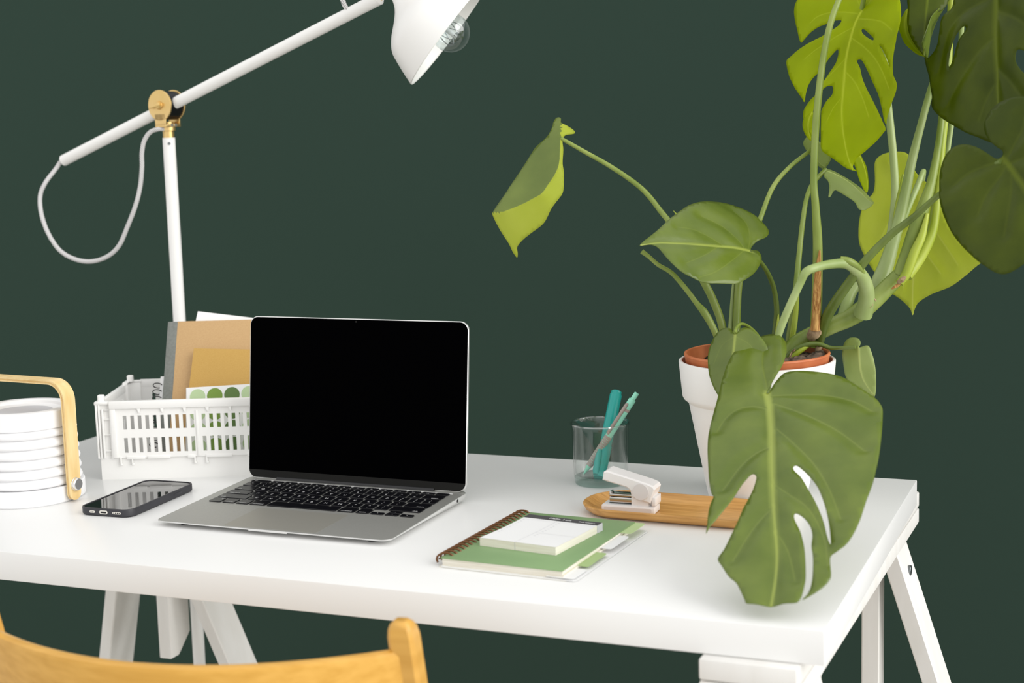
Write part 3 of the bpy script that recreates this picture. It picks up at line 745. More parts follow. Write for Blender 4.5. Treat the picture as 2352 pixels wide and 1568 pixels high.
prof = [(0, -br_)] + [(br_ * math.sin(a), -br_ * math.cos(a)) for a in [R(12 * k) for k in range(1, 13)]] + [(0.013, 0.036), (0.0125, 0.050), (0, 0.050)]
bm = BM(); add_lathe(bm, prof, 36, Ms); bl = obj('bulb', bm, M['bulb'], lamp)
bm = BM(); add_lathe(bm, [(0, 0.045), (0.0135, 0.045), (0.0135, 0.085), (0, 0.085)], 28, Ms); obj('bulb_socket', bm, M['chrome'], bl)
bm = BM(); add_lathe(bm, [(0, -0.010), (0.0032, -0.010), (0.0036, 0.010), (0.0070, 0.034), (0.0085, 0.046), (0, 0.046)], 20, Ms); obj('bulb_stem', bm, M['paper'], bl)
for k in range(6):
    a = R(60 * k)
    q = [(0.003 * math.cos(a), 0.003 * math.sin(a), -0.006), (0.011 * math.cos(a), 0.011 * math.sin(a), -0.012), (0.015 * math.cos(a + 0.5), 0.015 * math.sin(a + 0.5), -0.004), (0.013 * math.cos(a + 1.0), 0.013 * math.sin(a + 1.0), 0.012)]
    bm = BM(); add_tube(bm, [Ms @ Vector(x) for x in crom(q, 4)], 0.0006, 6); obj('filament_wire', bm, M['bolt'], bl)

# ================================================================== chair (its back towards us)
CHR = Vector((-0.3235, -0.1840, 0)); cyaw = R(8.4)
cw = 0.4040
chair = thing('chair', 'honey coloured wooden chair with curved backrest pushed up to the desk', 'chair', (CHR.x, CHR.y, 0), cyaw)
# local: x to the right along the back (0 = right post, -cw = left post), y towards the desk
topz = TZ + 0.0375; k_ = 0.33
def post(x):
    bm = BM(); loops = []
    hw, hd = 0.0118, 0.0125
    zs = [(topz, 0.45), (topz - 0.003, 0.72), (topz - 0.008, 0.90), (topz - 0.016, 1.0), (topz - 0.10, 1.0), (topz - 0.3, 1.0), (0.0, 1.0)]
    for z, s in zs:
        y = (topz - z) * k_
        loops.append([(x + px * hw * s, y + py * hd * s, z) for px, py in ((-1, -0.7), (-0.7, -1), (0.7, -1), (1, -0.7), (1, 0.7), (0.7, 1), (-0.7, 1), (-1, 0.7))])
    add_loops(bm, loops); return obj('back_post', bm, M['chair'], chair, ang=40)
post(0.0); post(-cw)
bm = BM(); n = 28; loops = []
ztr = topz - 0.027; hgt = 0.115; th = 0.0085; sag = 0.074
for i in range(n + 1):
    s = i / n; x = -cw * s; bow = 4 * s * (1 - s)
    lp = []
    for (dy, dz) in ((-th, -hgt), (-th, -0.006), (-th * 0.7, -0.0018), (0, 0), (th * 0.7, -0.0018), (th, -0.006), (th, -hgt)):
        lp.append((x, (topz - (ztr + dz)) * k_ - sag * bow + dy - 0.002, ztr + dz))
    loops.append(lp)
add_loops(bm, loops); obj('backrest', bm, M['chairrail'], chair, ang=40)
bm = BM(); add_prism(bm, rrect(cw - 0.045, 0.36, 0.05, 8, -cw / 2, 0.30), 0.425, 0.447, 0.004); obj('seat', bm, M['chair'], chair)
for x in (-0.026, -cw + 0.026):
    bm = BM(); add_tube(bm, [Vector((x, 0.40, 0.42)), Vector((x, 0.0, 0.0))], 0.0125, 12); obj('rear_leg', bm, M['chair'], chair)
for y, z in (((topz - 0.16) * k_, 0.16), (0.13, 0.14)):
    bm = BM(); xx = 0.012 if z > 0.15 else 0.03; add_cyl(bm, (-cw + xx, y, z), (-xx, y, z), 0.009, seg=14); obj('stretcher', bm, M['chair'], chair)
bm = BM(); add_cyl(bm, (-cw + 0.012, (topz - 0.415) * k_, 0.415), (-0.012, (topz - 0.415) * k_, 0.415), 0.009, seg=14); obj('seat_rail', bm, M['chair'], chair)

# ================================================================== spiral notebook and memo pad
sn = thing('spiral_notebook', 'sage green spiral-bound notebook with index tabs on the desk', 'notebook', (-0.4112, 0.0850, TZ), R(-3.6))
NW, ND = 0.137, 0.200
bm = BM(); add_box(bm, (0, 0, 0.0088), (NW, ND, 0.0099), 0.0004); obj('cover', bm, M['sage'], sn)
for k in range(4):
    bm = BM(); dx = (0.0012, 0.0, 0.0016, 0.0008)[k]; add_box(bm, (0.0015, 0.0015 - dx * 0.3, 0.0008 + 0.0020 * k), (NW + 0.0010 - dx, ND - 0.002, 0.0027 + 0.0020 * k)); obj('page_block', bm, M['cream'], sn)
bm = BM(); add_box(bm, (-0.001, -0.0025, 0.0001), (NW + 0.005, ND, 0.0008), 0.0002); obj('back_cover', bm, M['cream'], sn)
bm = BM(); add_prism(bm, rrect(0.152, 0.203, 0.004, 4, 0.0765, 0.0985), 0.0009, 0.0013); obj('divider_sheet', bm, M['paper'], sn)
for (v0, v1, z, mt, x1) in ((0.1560, 0.2010, 0.0084, 'tabgreen', 0.1495), (0.1000, 0.1530, 0.0062, 'paper', 0.1490), (0.0380, 0.0900, 0.0044, 'tabgreen2', 0.1490), (-0.0010, 0.0350, 0.0024, 'paper', 0.1495)):
    bm = BM(); add_prism(bm, rrect(x1 - 0.118, v1 - v0, 0.004, 4, (x1 + 0.118) / 2, (v0 + v1) / 2), z, z + 0.0004); obj('index_tab', bm, M[mt], sn)
nl = 22
for k in range(nl):
    yy = 0.008 + (ND - 0.014) * k / (nl - 1)
    bm = BM()
    ring = [Vector((0.0016 + 0.0086 * math.cos(a), yy + 0.0032 * math.cos(a) , 0.0062 + 0.0066 * math.sin(a))) for a in [R(-20 + 230 * q / 16) for q in range(17)]]
    add_tube(bm, ring, 0.00115, 7); obj('coil_ring', bm, M['wire'], sn)
bm = BM(); add_tube(bm, [Vector((-0.0052, 0.006, 0.0062)), Vector((-0.0052, ND - 0.004, 0.0062))], 0.0008, 7); obj('coil_wire', bm, M['wire'], sn)

mp_ = thing('memo_pad', 'small white memo pad with dark header strip on the green notebook', 'memo pad', (-0.3895, 0.1380, TZ + 0.0100), R(-8.0))
QW, QD, QH = 0.0910, 0.1065, 0.0086
nx, ny = 10, 12
def pad_z(u, v): return QH - 0.0012 * math.sin(math.pi * min(1, max(0, v / QD))) * (1 - 0.5 * u / QW)
def pad_patch(bm, u0, u1, v0, v1, dz, n1=10, n2=12):
    vs = [[bm.verts.new((u0 + (u1 - u0) * i / n1, v0 + (v1 - v0) * j / n2, pad_z(u0 + (u1 - u0) * i / n1, v0 + (v1 - v0) * j / n2) + dz)) for j in range(n2 + 1)] for i in range(n1 + 1)]
    for i in range(n1):
        for j in range(n2): bm.faces.new((vs[i][j], vs[i + 1][j], vs[i + 1][j + 1], vs[i][j + 1]))
    return vs
bm = BM(); vs = pad_patch(bm, 0, QW, 0, QD, 0)
ring = [vs[i][0] for i in range(nx + 1)] + [vs[nx][j] for j in range(1, ny + 1)] + [vs[i][ny] for i in range(nx - 1, -1, -1)] + [vs[0][j] for j in range(ny - 1, 0, -1)]
low = [bm.verts.new((v.co.x, v.co.y, 0)) for v in ring]
for i in range(len(ring)):
    j = (i + 1) % len(ring); bm.faces.new((ring[i], low[i], low[j], ring[j]))
bm.faces.new(low)
obj('pages', bm, M['cream'], mp_)
bm = BM(); pad_patch(bm, 0, QW, 0, QD, 0.00012); obj('top_page', bm, M['paper'], mp_)
bm = BM(); pad_patch(bm, 0, QW, QD - 0.0125, QD, 0.00022, 10, 3); hdr = obj('header_strip', bm, M['charcoal'], mp_)
bm = BM(); add_box(bm, (QW, QD - 0.0130, 0.0), (QW + 0.0003, QD, pad_z(QW, QD) - 0.0001)); obj('glued_edge', bm, M['greyprint'], mp_)
def print_text(s, size, u, v, m, par, dz=0.0003):
    o = bpy.data.objects.new('printed_text', text_mesh(s, size)); COL.objects.link(o)
    if not o.data.materials: o.data.materials.append(m)
    o.parent = par; o.location = (u, v, pad_z(u, v) + dz); o.rotation_euler = (-math.atan((pad_z(u, v) - pad_z(u, v + 0.001)) / 0.001), 0, 0)
M['whiteprint'] = mat('white_print', (0.85, 0.85, 0.85), 0.7)
print_text('Hello, I am', 0.0062, 0.043, QD - 0.0062, M['whiteprint'], hdr, 0.0004)
print_text('Daily Schedule', 0.0034, 0.076, QD - 0.0070, M['whiteprint'], hdr, 0.0004)
bm = BM(); pad_patch(bm, 0.0425, 0.0429, 0, QD - 0.0125, 0.00022, 1, 12); obj('printed_line', bm, M['greyprint'], mp_)
bm = BM(); pad_patch(bm, 0.0429, QW, 0.0440, 0.0443, 0.00022, 8, 1); obj('printed_line', bm, M['greyprint'], mp_)
bm = BM(); pad_patch(bm, 0.0, QW, QD - 0.0182, QD - 0.0180, 0.00022, 8, 1); obj('printed_line', bm, M['greyprint'], mp_)
bm = BM(); add_box(bm, (0.0424, -0.0002, 0.0), (0.0430, 0.0, QH - 0.0002)); obj('printed_line', bm, M['greyprint'], mp_)
for k in range(10):
    for u in (0.0035, 0.0475):
        v = QD - 0.021 - 0.0060 * k
        bm = BM(); pad_patch(bm, u, u + 0.0022, v, v + 0.0009, 0.00022, 1, 1); obj('printed_mark', bm, M['greyprint'], mp_)

# ================================================================== glass, marker, pen
GC = Vector((-0.3715, 0.4820, TZ))
gl = thing('glass_tumbler', 'clear glass tumbler holding two pens near the desk back edge', 'glass', GC)
bm = BM(); add_lathe(bm, [(0.0336, 0.0085), (0.0337, 0.0110), (0.0342, 0.022), (0.0352, 0.055), (0.0356, 0.0690), (0.0357, 0.0715), (0.0360, 0.0730), (0.0368, 0.0750), (0.0360, 0.0765), (0.0346, 0.0750), (0.0338, 0.0730), (0.0336, 0.0715), (0.0335, 0.0690), (0.0331, 0.055), (0.0321, 0.022), (0.0318, 0.0140), (0.0308, 0.0115), (0.0290, 0.0106), (0.0, 0.0104)], 72); obj('glass_wall', bm, M['glass'], gl)
bm = BM(); add_lathe(bm, [(0, 0.0012), (0.026, 0.0008), (0.0290, 0.0), (0.0318, 0.0006), (0.0330, 0.0026), (0.0334, 0.0084), (0.0300, 0.0100), (0.0, 0.0092)], 72); obj('glass_base', bm, M['glassfoot'], gl)
bm = BM(); add_lathe(bm, [(0.0353, 0.0768), (0.0364, 0.0778), (0.0372, 0.0776), (0.0376, 0.0766), (0.0370, 0.0756), (0.0360, 0.0752), (0.0353, 0.0768)], 72); obj('glass_rim', bm, M['glassrim'], gl)

def stick_frame(p0, p1):
    d = (p1 - p0); q = d.to_track_quat('Z', 'Y').to_matrix().to_4x4()
    return Matrix.Translation(p0) @ q, d.length
p0 = HZp(1376, 1097, 0.0112); p1 = P(1416, 899, depth_of(p0) + 0.055)
hm = bpy.data.objects.new('highlighter', None); COL.objects.link(hm); tag(hm, 'thick translucent teal highlighter standing in the glass', 'highlighter')
Mm, Lm = stick_frame(p0, p1); hm.matrix_world = Mm
# local x axis turned so that the clip looks towards the viewer
bm = BM(); add_lathe(bm, [(0.0066, Lm * 0.30), (0.0074, Lm * 0.31), (0.0078, Lm * 0.60), (0.0077, Lm * 0.955), (0.0068, Lm * 0.972), (0.0064, Lm * 0.975)], 32); obj('barrel', bm, M['teal'], hm)
bm = BM(); add_lathe(bm, [(0, Lm * 0.32), (0.0052, Lm * 0.32), (0.0052, Lm * 0.87), (0, Lm * 0.87)], 24); obj('ink_core', bm, M['tealdark'], hm)
bm = BM(); add_lathe(bm, [(0, Lm * 0.97), (0.0066, Lm * 0.97), (0.0066, Lm * 0.995), (0.0058, Lm), (0, Lm)], 32); obj('end_plug', bm, M['teal'], hm)
bm = BM(); add_lathe(bm, [(0, 0), (0.0068, 0), (0.0076, 0.0015), (0.0082, Lm * 0.36), (0.0074, Lm * 0.365), (0, Lm * 0.365)], 32); cpo = obj('cap', bm, M['teal'], hm)
loc = hm.matrix_world.inverted() @ (CAM); ang = math.atan2(loc.y, loc.x) 
def around(a, r, z): return Vector((r * math.cos(a), r * math.sin(a), z))
best = max([R(q) for q in range(0, 360, 10)], key=lambda a: (Mm.to_3x3() @ around(a, 1, 0)).dot(-F_ * 0.75 - R_ * 0.65))
bm = BM(); add_tube(bm, [around(best, 0.0082, Lm * 0.01), around(best, 0.0088, Lm * 0.05), around(best, 0.0092, Lm * 0.22), around(best, 0.0086, Lm * 0.285)], [0.0030, 0.0042, 0.0040, 0.0024], 12); obj('clip', bm, M['teal'], cpo)

p0 = HZp(1341, 1088, 0.0125); p1 = P(1463, 902, 1.940)
pn = bpy.data.objects.new('ballpoint_pen', None); COL.objects.link(pn); tag(pn, 'mint and taupe ballpoint pen leaning across the glass', 'pen')
Mp, Lp = stick_frame(p0, p1); pn.matrix_world = Mp
bm = BM(); add_lathe(bm, [(0, 0), (0.0008, 0), (0.0012, Lp * 0.012), (0.0036, Lp * 0.10), (0, Lp * 0.10)], 24); obj('tip', bm, M['mint'], pn)
bm = BM(); add_lathe(bm, [(0, Lp * 0.10), (0.0040, Lp * 0.10), (0.0047, Lp * 0.20), (0.0047, Lp * 0.465), (0, Lp * 0.465)], 24); gp = obj('grip', bm, M['taupe'], pn)
best = max([R(q) for q in range(0, 360, 10)], key=lambda a: (Mp.to_3x3() @ around(a, 1, 0)).dot(-F_))
for i in range(12):
    for j in (-2, -1, 0, 1, 2):
        a = best + j * 0.42; c = around(a, 0.0046, Lp * (0.145 + 0.026 * i)); d2 = around(a, 0.0049, Lp * (0.145 + 0.026 * i))
        bm = BM(); add_cyl(bm, c, d2, 0.00042, seg=6); obj('grip_dot', bm, M['mint'], gp)
bm = BM(); add_lathe(bm, [(0, Lp * 0.465), (0.0044, Lp * 0.465), (0.0046, Lp * 0.52), (0.0046, Lp * 0.915), (0.0042, Lp * 0.92), (0, Lp * 0.92)], 24); obj('barrel', bm, M['mint'], pn)
bm = BM(); add_lathe(bm, [(0.0046, Lp * 0.775), (0.00475, Lp * 0.777), (0.00475, Lp * 0.805), (0.0046, Lp * 0.807)], 24); obj('barrel_ring', bm, M['taupe'], pn)
bm = BM(); add_lathe(bm, [(0, Lp * 0.92), (0.0031, Lp * 0.92), (0.0031, Lp * 0.993), (0.0026, Lp), (0, Lp)], 20); obj('push_button', bm, M['mint'], pn)
best = max([R(q) for q in range(0, 360, 10)], key=lambda a: (Mp.to_3x3() @ around(a, 1, 0)).dot(-F_ * 0.7 - R_ * 0.7))
bm = BM(); add_tube(bm, [around(best, 0.0056, Lp * 0.485), around(best, 0.0058, Lp * 0.50), around(best, 0.0058, Lp * 0.84), around(best, 0.0054, Lp * 0.862)], [0.0014, 0.0022, 0.0022, 0.0014], 10); obj('clip', bm, M['taupe'], pn)

# ================================================================== tray and stapler
tr = thing('wooden_tray', 'long oval oak tray lying in front of the planter', 'tray', (-0.2300, 0.3535, TZ), R(-2.0))
TLn, TWd = 0.234, 0.1010
def tl_(ins, z, rr=0.047): return [(x, y, z) for x, y in rrect(TLn - 2 * ins, TWd - 2 * ins, max(0.01, rr - ins), 12)]
bm = BM()
add_loops(bm, [tl_(0.016, 0.0), tl_(0.009, 0.0014), tl_(0.0025, 0.0060), tl_(0.0, 0.0112), tl_(0.0006, 0.0124), tl_(0.0024, 0.0126), tl_(0.0042, 0.0116), tl_(0.0110, 0.0068), tl_(0.0180, 0.0046), tl_(0.0220, 0.0042)])
obj('tray_body', bm, M['traywood'], tr)

sp = thing('stapler', 'small white stapler standing open on the wooden tray', 'stapler', (-0.3195, 0.3290, TZ + 0.0044), R(1.0))
XZ = lambda y: Matrix(((1, 0, 0, 0), (0, 0, 1, y), (0, 1, 0, 0), (0, 0, 0, 1)))
SDp = 0.0245
bm = BM(); add_box(bm, (0.0, 0.0, 0.0), (0.0635, SDp, 0.0085), 0.0018); sb = obj('base', bm, M['stapler'], sp)
bm = BM(); add_prism(bm, rrect(0.0565, 0.0046, 0.0014, 3, 0.0318, 0.0042), -0.0002, 0.0002, 0, XZ(0.0)); obj('base_inset', bm, M['staplergrey'], sb)
hp = [(0.0022, 0.0372), (0.0040, 0.0470), (0.0080, 0.0488), (0.0560, 0.0362), (0.0628, 0.0335), (0.0650, 0.0300), (0.0590, 0.0128), (0.0370, 0.0190), (0.0352, 0.0270), (0.0310, 0.0302), (0.0200, 0.0330)]
bm = BM(); add_prism(bm, hp, -0.001, SDp + 0.001, 0.0016, XZ(0.0)); obj('handle', bm, M['stapler'], sp)
hp2 = [(0.0070, 0.0376), (0.0076, 0.0440), (0.0560, 0.0322), (0.0585, 0.0295), (0.0545, 0.0165), (0.0400, 0.0208), (0.0380, 0.0278), (0.0330, 0.0318), (0.0200, 0.0348)]
bm = BM(); add_cyl(bm, (0.0478, -0.0006, 0.0262), (0.0478, -0.0022, 0.0262), 0.0098, seg=36, bev=0.0004); obj('side_disc', bm, M['staplergrey'], sp)
bm = BM(); add_box(bm, (0.0355, 0.0030, 0.0080), (0.0560, SDp - 0.0030, 0.0200), 0.0006); obj('pivot_block', bm, M['stapler'], sp)
bm = BM(); add_box(bm, (0.0085, 0.0060, 0.0104), (0.0385, SDp - 0.0060, 0.0166), 0.0006); mg = obj('magazine', bm, M['steel'], sp)
bm = BM(); add_box(bm, (0.0090, 0.0050, 0.0178), (0.0385, SDp - 0.0050, 0.0205), 0.0006); add_box(bm, (0.0080, 0.0070, 0.0165), (0.0105, SDp - 0.0070, 0.0225), 0.0005); obj('magazine_cover', bm, M['steel'], mg)
bm = BM(); add_box(bm, (0.0070, 0.0075, 0.0084), (0.0360, SDp - 0.0075, 0.0092), 0.0003); obj('anvil', bm, M['bolt'], sp)
bm = BM(); add_box(bm, (0.0600, 0.0005, 0.0100), (0.0648, SDp - 0.0005, 0.0200), 0.0008); obj('rear_hook', bm, M['stapler'], sp)

# ================================================================== planter
PC = Vector((-0.1692, 0.4676, TZ))
pl = thing('planter', 'white tapered flowerpot with thick collar at the right of the desk', 'planter', PC)
bm = BM(); add_lathe(bm, [(0, 0), (0.0560, 0), (0.0580, 0.0015), (0.0590, 0.004), (0.0806, 0.1155), (0.0822, 0.1168), (0.0862, 0.1200), (0.0880, 0.1235), (0.0918, 0.1635), (0.0916, 0.1652), (0.0905, 0.1660), (0.0886, 0.1660), (0.0880, 0.1650)], 96); obj('pot_wall', bm, M['planter'], pl)
bm = BM(); add_lathe(bm, [(0.0885, 0.1658), (0.0878, 0.1640), (0.0855, 0.1260), (0.0775, 0.1180), (0.0560, 0.016), (0, 0.014)], 96); obj('pot_inside', bm, M['planterin'], pl)
# ================================================================== monstera plant
mon = thing('monstera_plant', 'tall leafy monstera plant growing from a terracotta inner pot', 'plant', PC)
bm = BM(); add_lathe(bm, [(0, 0.0180), (0.0560, 0.0180), (0.0790, 0.1480), (0.0822, 0.1500), (0.0848, 0.1712), (0.0856, 0.1726), (0.0852, 0.1742), (0.0838, 0.1748), (0.0824, 0.1738), (0.0806, 0.1500), (0.0790, 0.1450), (0, 0.1440)], 96)
obj('nursery_pot', bm, M['terra'], mon)
rs = random.Random(3)
bm = BM(); rings = []
for i in range(15):
    r = 0.0800 * i / 14
    rings.append([bm.verts.new((r * math.cos(2 * math.pi * k / 64), r * math.sin(2 * math.pi * k / 64), 0.1585 + rs.uniform(-0.0028, 0.0028) + 0.0125 * max(0.0, min(1.0, (r * math.cos(2 * math.pi * k / 64 + 0.35) + 0.005) / 0.06)))) for k in range(64)])
for a, b in zip(rings[1:-1], rings[2:]):
    for i in range(64): bm.faces.new((a[i], a[(i + 1) % 64], b[(i + 1) % 64], b[i]))
bm.faces.new(rings[1])
for v in rings[0]: bm.verts.remove(v)
so = obj('soil', bm, M['soil'], mon, smooth=False); so['kind'] = 'stuff'
for k in range(10):
    a = rs.uniform(-0.9, 0.9) - 0.6; r = rs.uniform(0.03, 0.075)
    c = Vector((r * math.cos(a), r * math.sin(a), 0.161 + 0.0125 * max(0.0, min(1.0, (r * math.cos(a + 0.35) + 0.005) / 0.06)))); dd = Vector((rs.uniform(-1, 1), rs.uniform(-1, 1), rs.uniform(-0.1, 0.3))).normalized()
    bm = BM(); add_tube(bm, crom([c, c + dd * 0.008 + Vector((0, 0, 0.003)), c + dd * 0.018], 4), 0.0007, 5); obj('rootlet', bm, M['barkroot'], mon)

def stem(name, px, m, n=8, seg=12):
    """px: (x, y, distance, radius in photo pixels)"""
    q = crom(px, n)
    bm = BM(); add_tube(bm, [P(a[0], a[1], a[2]) - PC for a in q], [a[3] * a[2] / FPX for a in q], seg)
    return obj(name, bm, M[m], mon)

def seg_dist(pts, poly):
    """distance of every 2-D point to a polyline, and the arc length where it falls"""
    best = np.full(len(pts), 1e9); arc = np.zeros(len(pts)); sgn = np.ones(len(pts)); acc = 0.0
    for a, b in zip(poly[:-1], poly[1:]):
        ab = b - a; L2 = float(ab @ ab); Ls = math.sqrt(L2)
        t = np.clip(((pts - a) @ ab) / max(L2, 1e-12), 0, 1)
        q = a + t[:, None] * ab
        d = np.linalg.norm(pts - q, axis=1)
        cr_ = ab[0] * (pts[:, 1] - a[1]) - ab[1] * (pts[:, 0] - a[0])
        m_ = d < best
        best[m_] = d[m_]; arc[m_] = acc + t[m_] * Ls; sgn[m_] = np.sign(cr_[m_])
        acc += Ls
    return best, arc, sgn

def inside(pts, polys):
    res = np.zeros(len(pts), bool)
    for poly in polys:
        x, y = pts[:, 0], pts[:, 1]; n = len(poly); j = n - 1
        for i in range(n):
            xi, yi = poly[i]; xj, yj = poly[j]
            if yi != yj:
                c = ((yi > y) != (yj > y)) & (x < (xj - xi) * (y - yi) / (yj - yi) + xi)
                res ^= c
            j = i
    return res

def leaf(outline, plane, midrib, veins=(), holes=(), m='leaf_mature', step=0.0048, fold=0.0, cup=0.0, droop=0.0, quilt=0.0012, wave=0.0, vw=0.0022, sw=0.0011, crease=None, sn=4, thick=0.0007, seed=0, name='leaf', label=None, vs=0.2, m2=None):
    """outline traced in photo pixels, laid on its own plane in space (three pixel+distance points), then bent, grooved and given thickness"""
    A, B, C = [P(*q) for q in plane]
    nrm = (B - A).cross(C - A).normalized()
    if nrm.dot(CAM - A) < 0: nrm = -nrm
    def up(q):
        d = F_ + R_ * ((q[0] - IW / 2) / FPX) - U_ * ((q[1] - IH / 2) / FPX)
        return CAM + d * ((A - CAM).dot(nrm) / d.dot(nrm))
    e1 = (up(midrib[-1]) - up(midrib[0])).normalized(); e2 = nrm.cross(e1)
    O = up(midrib[0])
    def flat(q):
        v = up(q) - O; return np.array([v.dot(e1), v.dot(e2)])
    def path2(pts, closed): return np.array([flat(q) for q in crom(pts, sn, closed)])
    ol = path2(outline, True); hs = [path2(h, True) for h in holes]
    mr = path2(midrib, False); vs_ = [path2(v, False) for v in veins]
    polys = [ol] + hs
    lo, hi = ol.min(0), ol.max(0)
    rs = np.random.RandomState(seed)
    gx = np.arange(lo[0], hi[0], step); gy = np.arange(lo[1], hi[1], step)
    G = np.array([(x + (step / 2 if j % 2 else 0), y) for j, y in enumerate(gy) for x in gx]); G = G + rs.uniform(-0.12, 0.12, G.shape) * step
    G = G[inside(G, polys)]
    dmin = np.full(len(G), 1e9)
    for p_ in polys:
        d_, _, _ = seg_dist(G, np.vstack([p_, p_[:1]])); dmin = np.minimum(dmin, d_)
    G = G[dmin > step * 0.45]
    verts = [Vector(p_) for p_ in np.vstack(polys)]
    edges = []; base = 0
    for p_ in polys:
        n = len(p_); edges += [(base + i, base + (i + 1) % n) for i in range(n)]; base += n
    near = np.full(len(G), 1e9)
    for q_, wq in [(mr, vw)] + [(v, sw) for v in vs_]:          # rib lines with a row of points on either side
        d_, _, _ = seg_dist(G, q_); near = np.minimum(near, d_ / wq)
        tg = np.gradient(q_, axis=0); tg /= np.linalg.norm(tg, axis=1)[:, None] + 1e-9; nn_ = np.stack([-tg[:, 1], tg[:, 0]], 1)
        for f_ in (-1.9, -0.75, 0.0, 0.75, 1.9):
            ln_ = q_ + nn_ * wq * f_
            ok_ = inside(ln_, polys)
            dm_ = np.full(len(ln_), 1e9)
            for p_ in polys:
                e_, _, _ = seg_dist(ln_, np.vstack([p_, p_[:1]])); dm_ = np.minimum(dm_, e_)
            ok_ &= dm_ > 0.0004
            prev = None
            for k_i, (pt_, o_) in enumerate(zip(ln_, ok_)):
                if not o_: prev = None; continue
                verts.append(Vector(pt_)); cur = base; base += 1
                if prev is not None: edges.append((prev, cur))
                prev = cur
    G = G[near > 2.3]
    verts += [Vector(p_) for p_ in G]
    vo, eo, fo, *_r = geometry.delaunay_2d_cdt(verts, edges, [], 0, 1e-6)
    V2 = np.array([(v[0], v[1]) for v in vo])
    cen = np.array([V2[list(f)].mean(0) for f in fo]); keep = inside(cen, polys)
    faces = [tuple(f) for f, k in zip(fo, keep) if k]
    dm, arc, sg = seg_dist(V2, mr)
    dv = np.full(len(V2), 1e9)
    for v in vs_:
        d_, _, _ = seg_dist(V2, v); dv = np.minimum(dv, d_)
    dall = np.minimum(dm, dv)
    Lm_ = float(np.linalg.norm(np.diff(mr, axis=0), axis=1).sum())
    h = fold * dm + cup * dm ** 2 - droop * (arc / Lm_) ** 2 + 1.5 * quilt * (1 - np.exp(-(dall / 0.0085) ** 2))
    if wave:
        h = h + wave * np.sin(V2[:, 0] * 58 + seed) * np.sin(V2[:, 1] * 47 + 1.3 * seed)
    if crease is not None:
        cp_ = np.array([flat(q) for q in crom(crease[0], sn)])
        dc, _, sc_ = seg_dist(V2, cp_)
        h = h + np.where(sc_ * crease[2] > 0, crease[1] * dc, 0)
    vein = np.maximum(np.exp(-(dm / (vw * (1.1 - 0.6 * arc / Lm_))) ** 4), vs * np.exp(-(dv / sw) ** 4))
    me = bpy.data.meshes.new(name)
    W3 = [O + e1 * float(p_[0]) + e2 * float(p_[1]) + nrm * float(hh_) - PC for p_, hh_ in zip(V2, h)]
    used = sorted({i for f in faces for i in f}); rm = {i: k for k, i in enumerate(used)}
    me.from_pydata([W3[i] for i in used], [], [tuple(rm[i] for i in f) for f in faces])
    at = me.attributes.new('vein', 'FLOAT', 'POINT'); at.data.foreach_set('value', np.array([vein[i] for i in used], dtype=np.float32))
    me.update()
    bm = bmesh.new(); bm.from_mesh(me)
    bmesh.ops.recalc_face_normals(bm, faces=bm.faces[:])
    if sum((f.normal.dot(nrm) for f in bm.faces)) < 0: bmesh.ops.reverse_faces(bm, faces=bm.faces[:])
    bm.to_mesh(me); bm.free()
    o = finish(name, me, M[m], mon, ang=60)
    if m2:                                                    # paler underside showing beyond the crease
        me.materials.append(M[m2])
        co = np.array([(Vector(p_.center) + PC - O) for p_ in me.polygons]); c2 = np.stack([co @ np.array(e1), co @ np.array(e2)], 1)
        _, _, sf = seg_dist(c2, cp_)
        me.polygons.foreach_set('material_index', (sf * crease[2] > 0).astype(np.int32))
    md = o.modifiers.new('thickness', 'SOLIDIFY'); md.thickness = thick; md.offset = -1
    if label: o['label'] = label
    return o

# ---- stems and leaf stalks
stem('main_stem', [(1800, 845, 1.87, 19), (1822, 797, 1.87, 20), (1868, 768, 1.868, 20), (1910, 748, 1.86, 19), (1950, 731, 1.855, 20), (1985, 708, 1.852, 22), (2018, 680, 1.852, 20), (2052, 646, 1.852, 19), (2075, 625, 1.85, 18)], 'stem', seg=16)
stem('main_stem', [(2068, 632, 1.848, 17), (2085, 585, 1.845, 18), (2103, 527, 1.84, 17), (2124, 466, 1.835, 14), (2142, 405, 1.84, 10), (2160, 300, 1.85, 8), (2178, 100, 1.86, 8), (2190, -60, 1.86, 8)], 'stem')
stem('sheath', [(2066, 650, 1.83, 10), (2082, 628, 1.83, 11), (2100, 580, 1.828, 11), (2118, 540, 1.828, 9), (2130, 490, 1.828, 4)], 'stemyellow')
stem('petiole', [(2082, 634, 1.845, 14), (2108, 596, 1.85, 15), (2130, 556, 1.85, 14), (2143, 520, 1.85, 12), (2151, 460, 1.85, 11), (2157, 400, 1.85, 10), (2163, 330, 1.855, 10), (2172, 250, 1.86, 9), (2180, 120, 1.86, 8), (2184, 20, 1.86, 8), (2188, -60, 1.86, 8)], 'stemyellow')
stem('petiole', [(2146, 480, 1.88, 7), (2166, 410, 1.88, 6), (2176, 350, 1.88, 6), (2186, 280, 1.88, 6), (2205, 130, 1.88, 6), (2212, -40, 1.88, 6)], 'stemlight')
stem('petiole', [(1998, 705, 1.88, 15), (2015, 660, 1.885, 20), (2034, 612, 1.89, 18), (2050, 560, 1.895, 15), (2066, 500, 1.90, 13), (2080, 440, 1.90, 12), (2092, 380, 1.90, 11), (2112, 300, 1.90, 9), (2138, 205, 1.90, 8), (2170, 110, 1.90, 7), (2215, 10, 1.9, 7)], 'stemlight')
stem('petiole', [(1880, 790, 1.86, 11), (1895, 738, 1.84, 12), (1918, 695, 1.82, 12), (1953, 645, 1.80, 11), (1990, 596, 1.785, 10), (2045, 540, 1.77, 9), (2100, 497, 1.75, 8), (2160, 445, 1.72, 7), (2230, 400, 1.66, 7), (2300, 372, 1.615, 7)], 'stemdark')
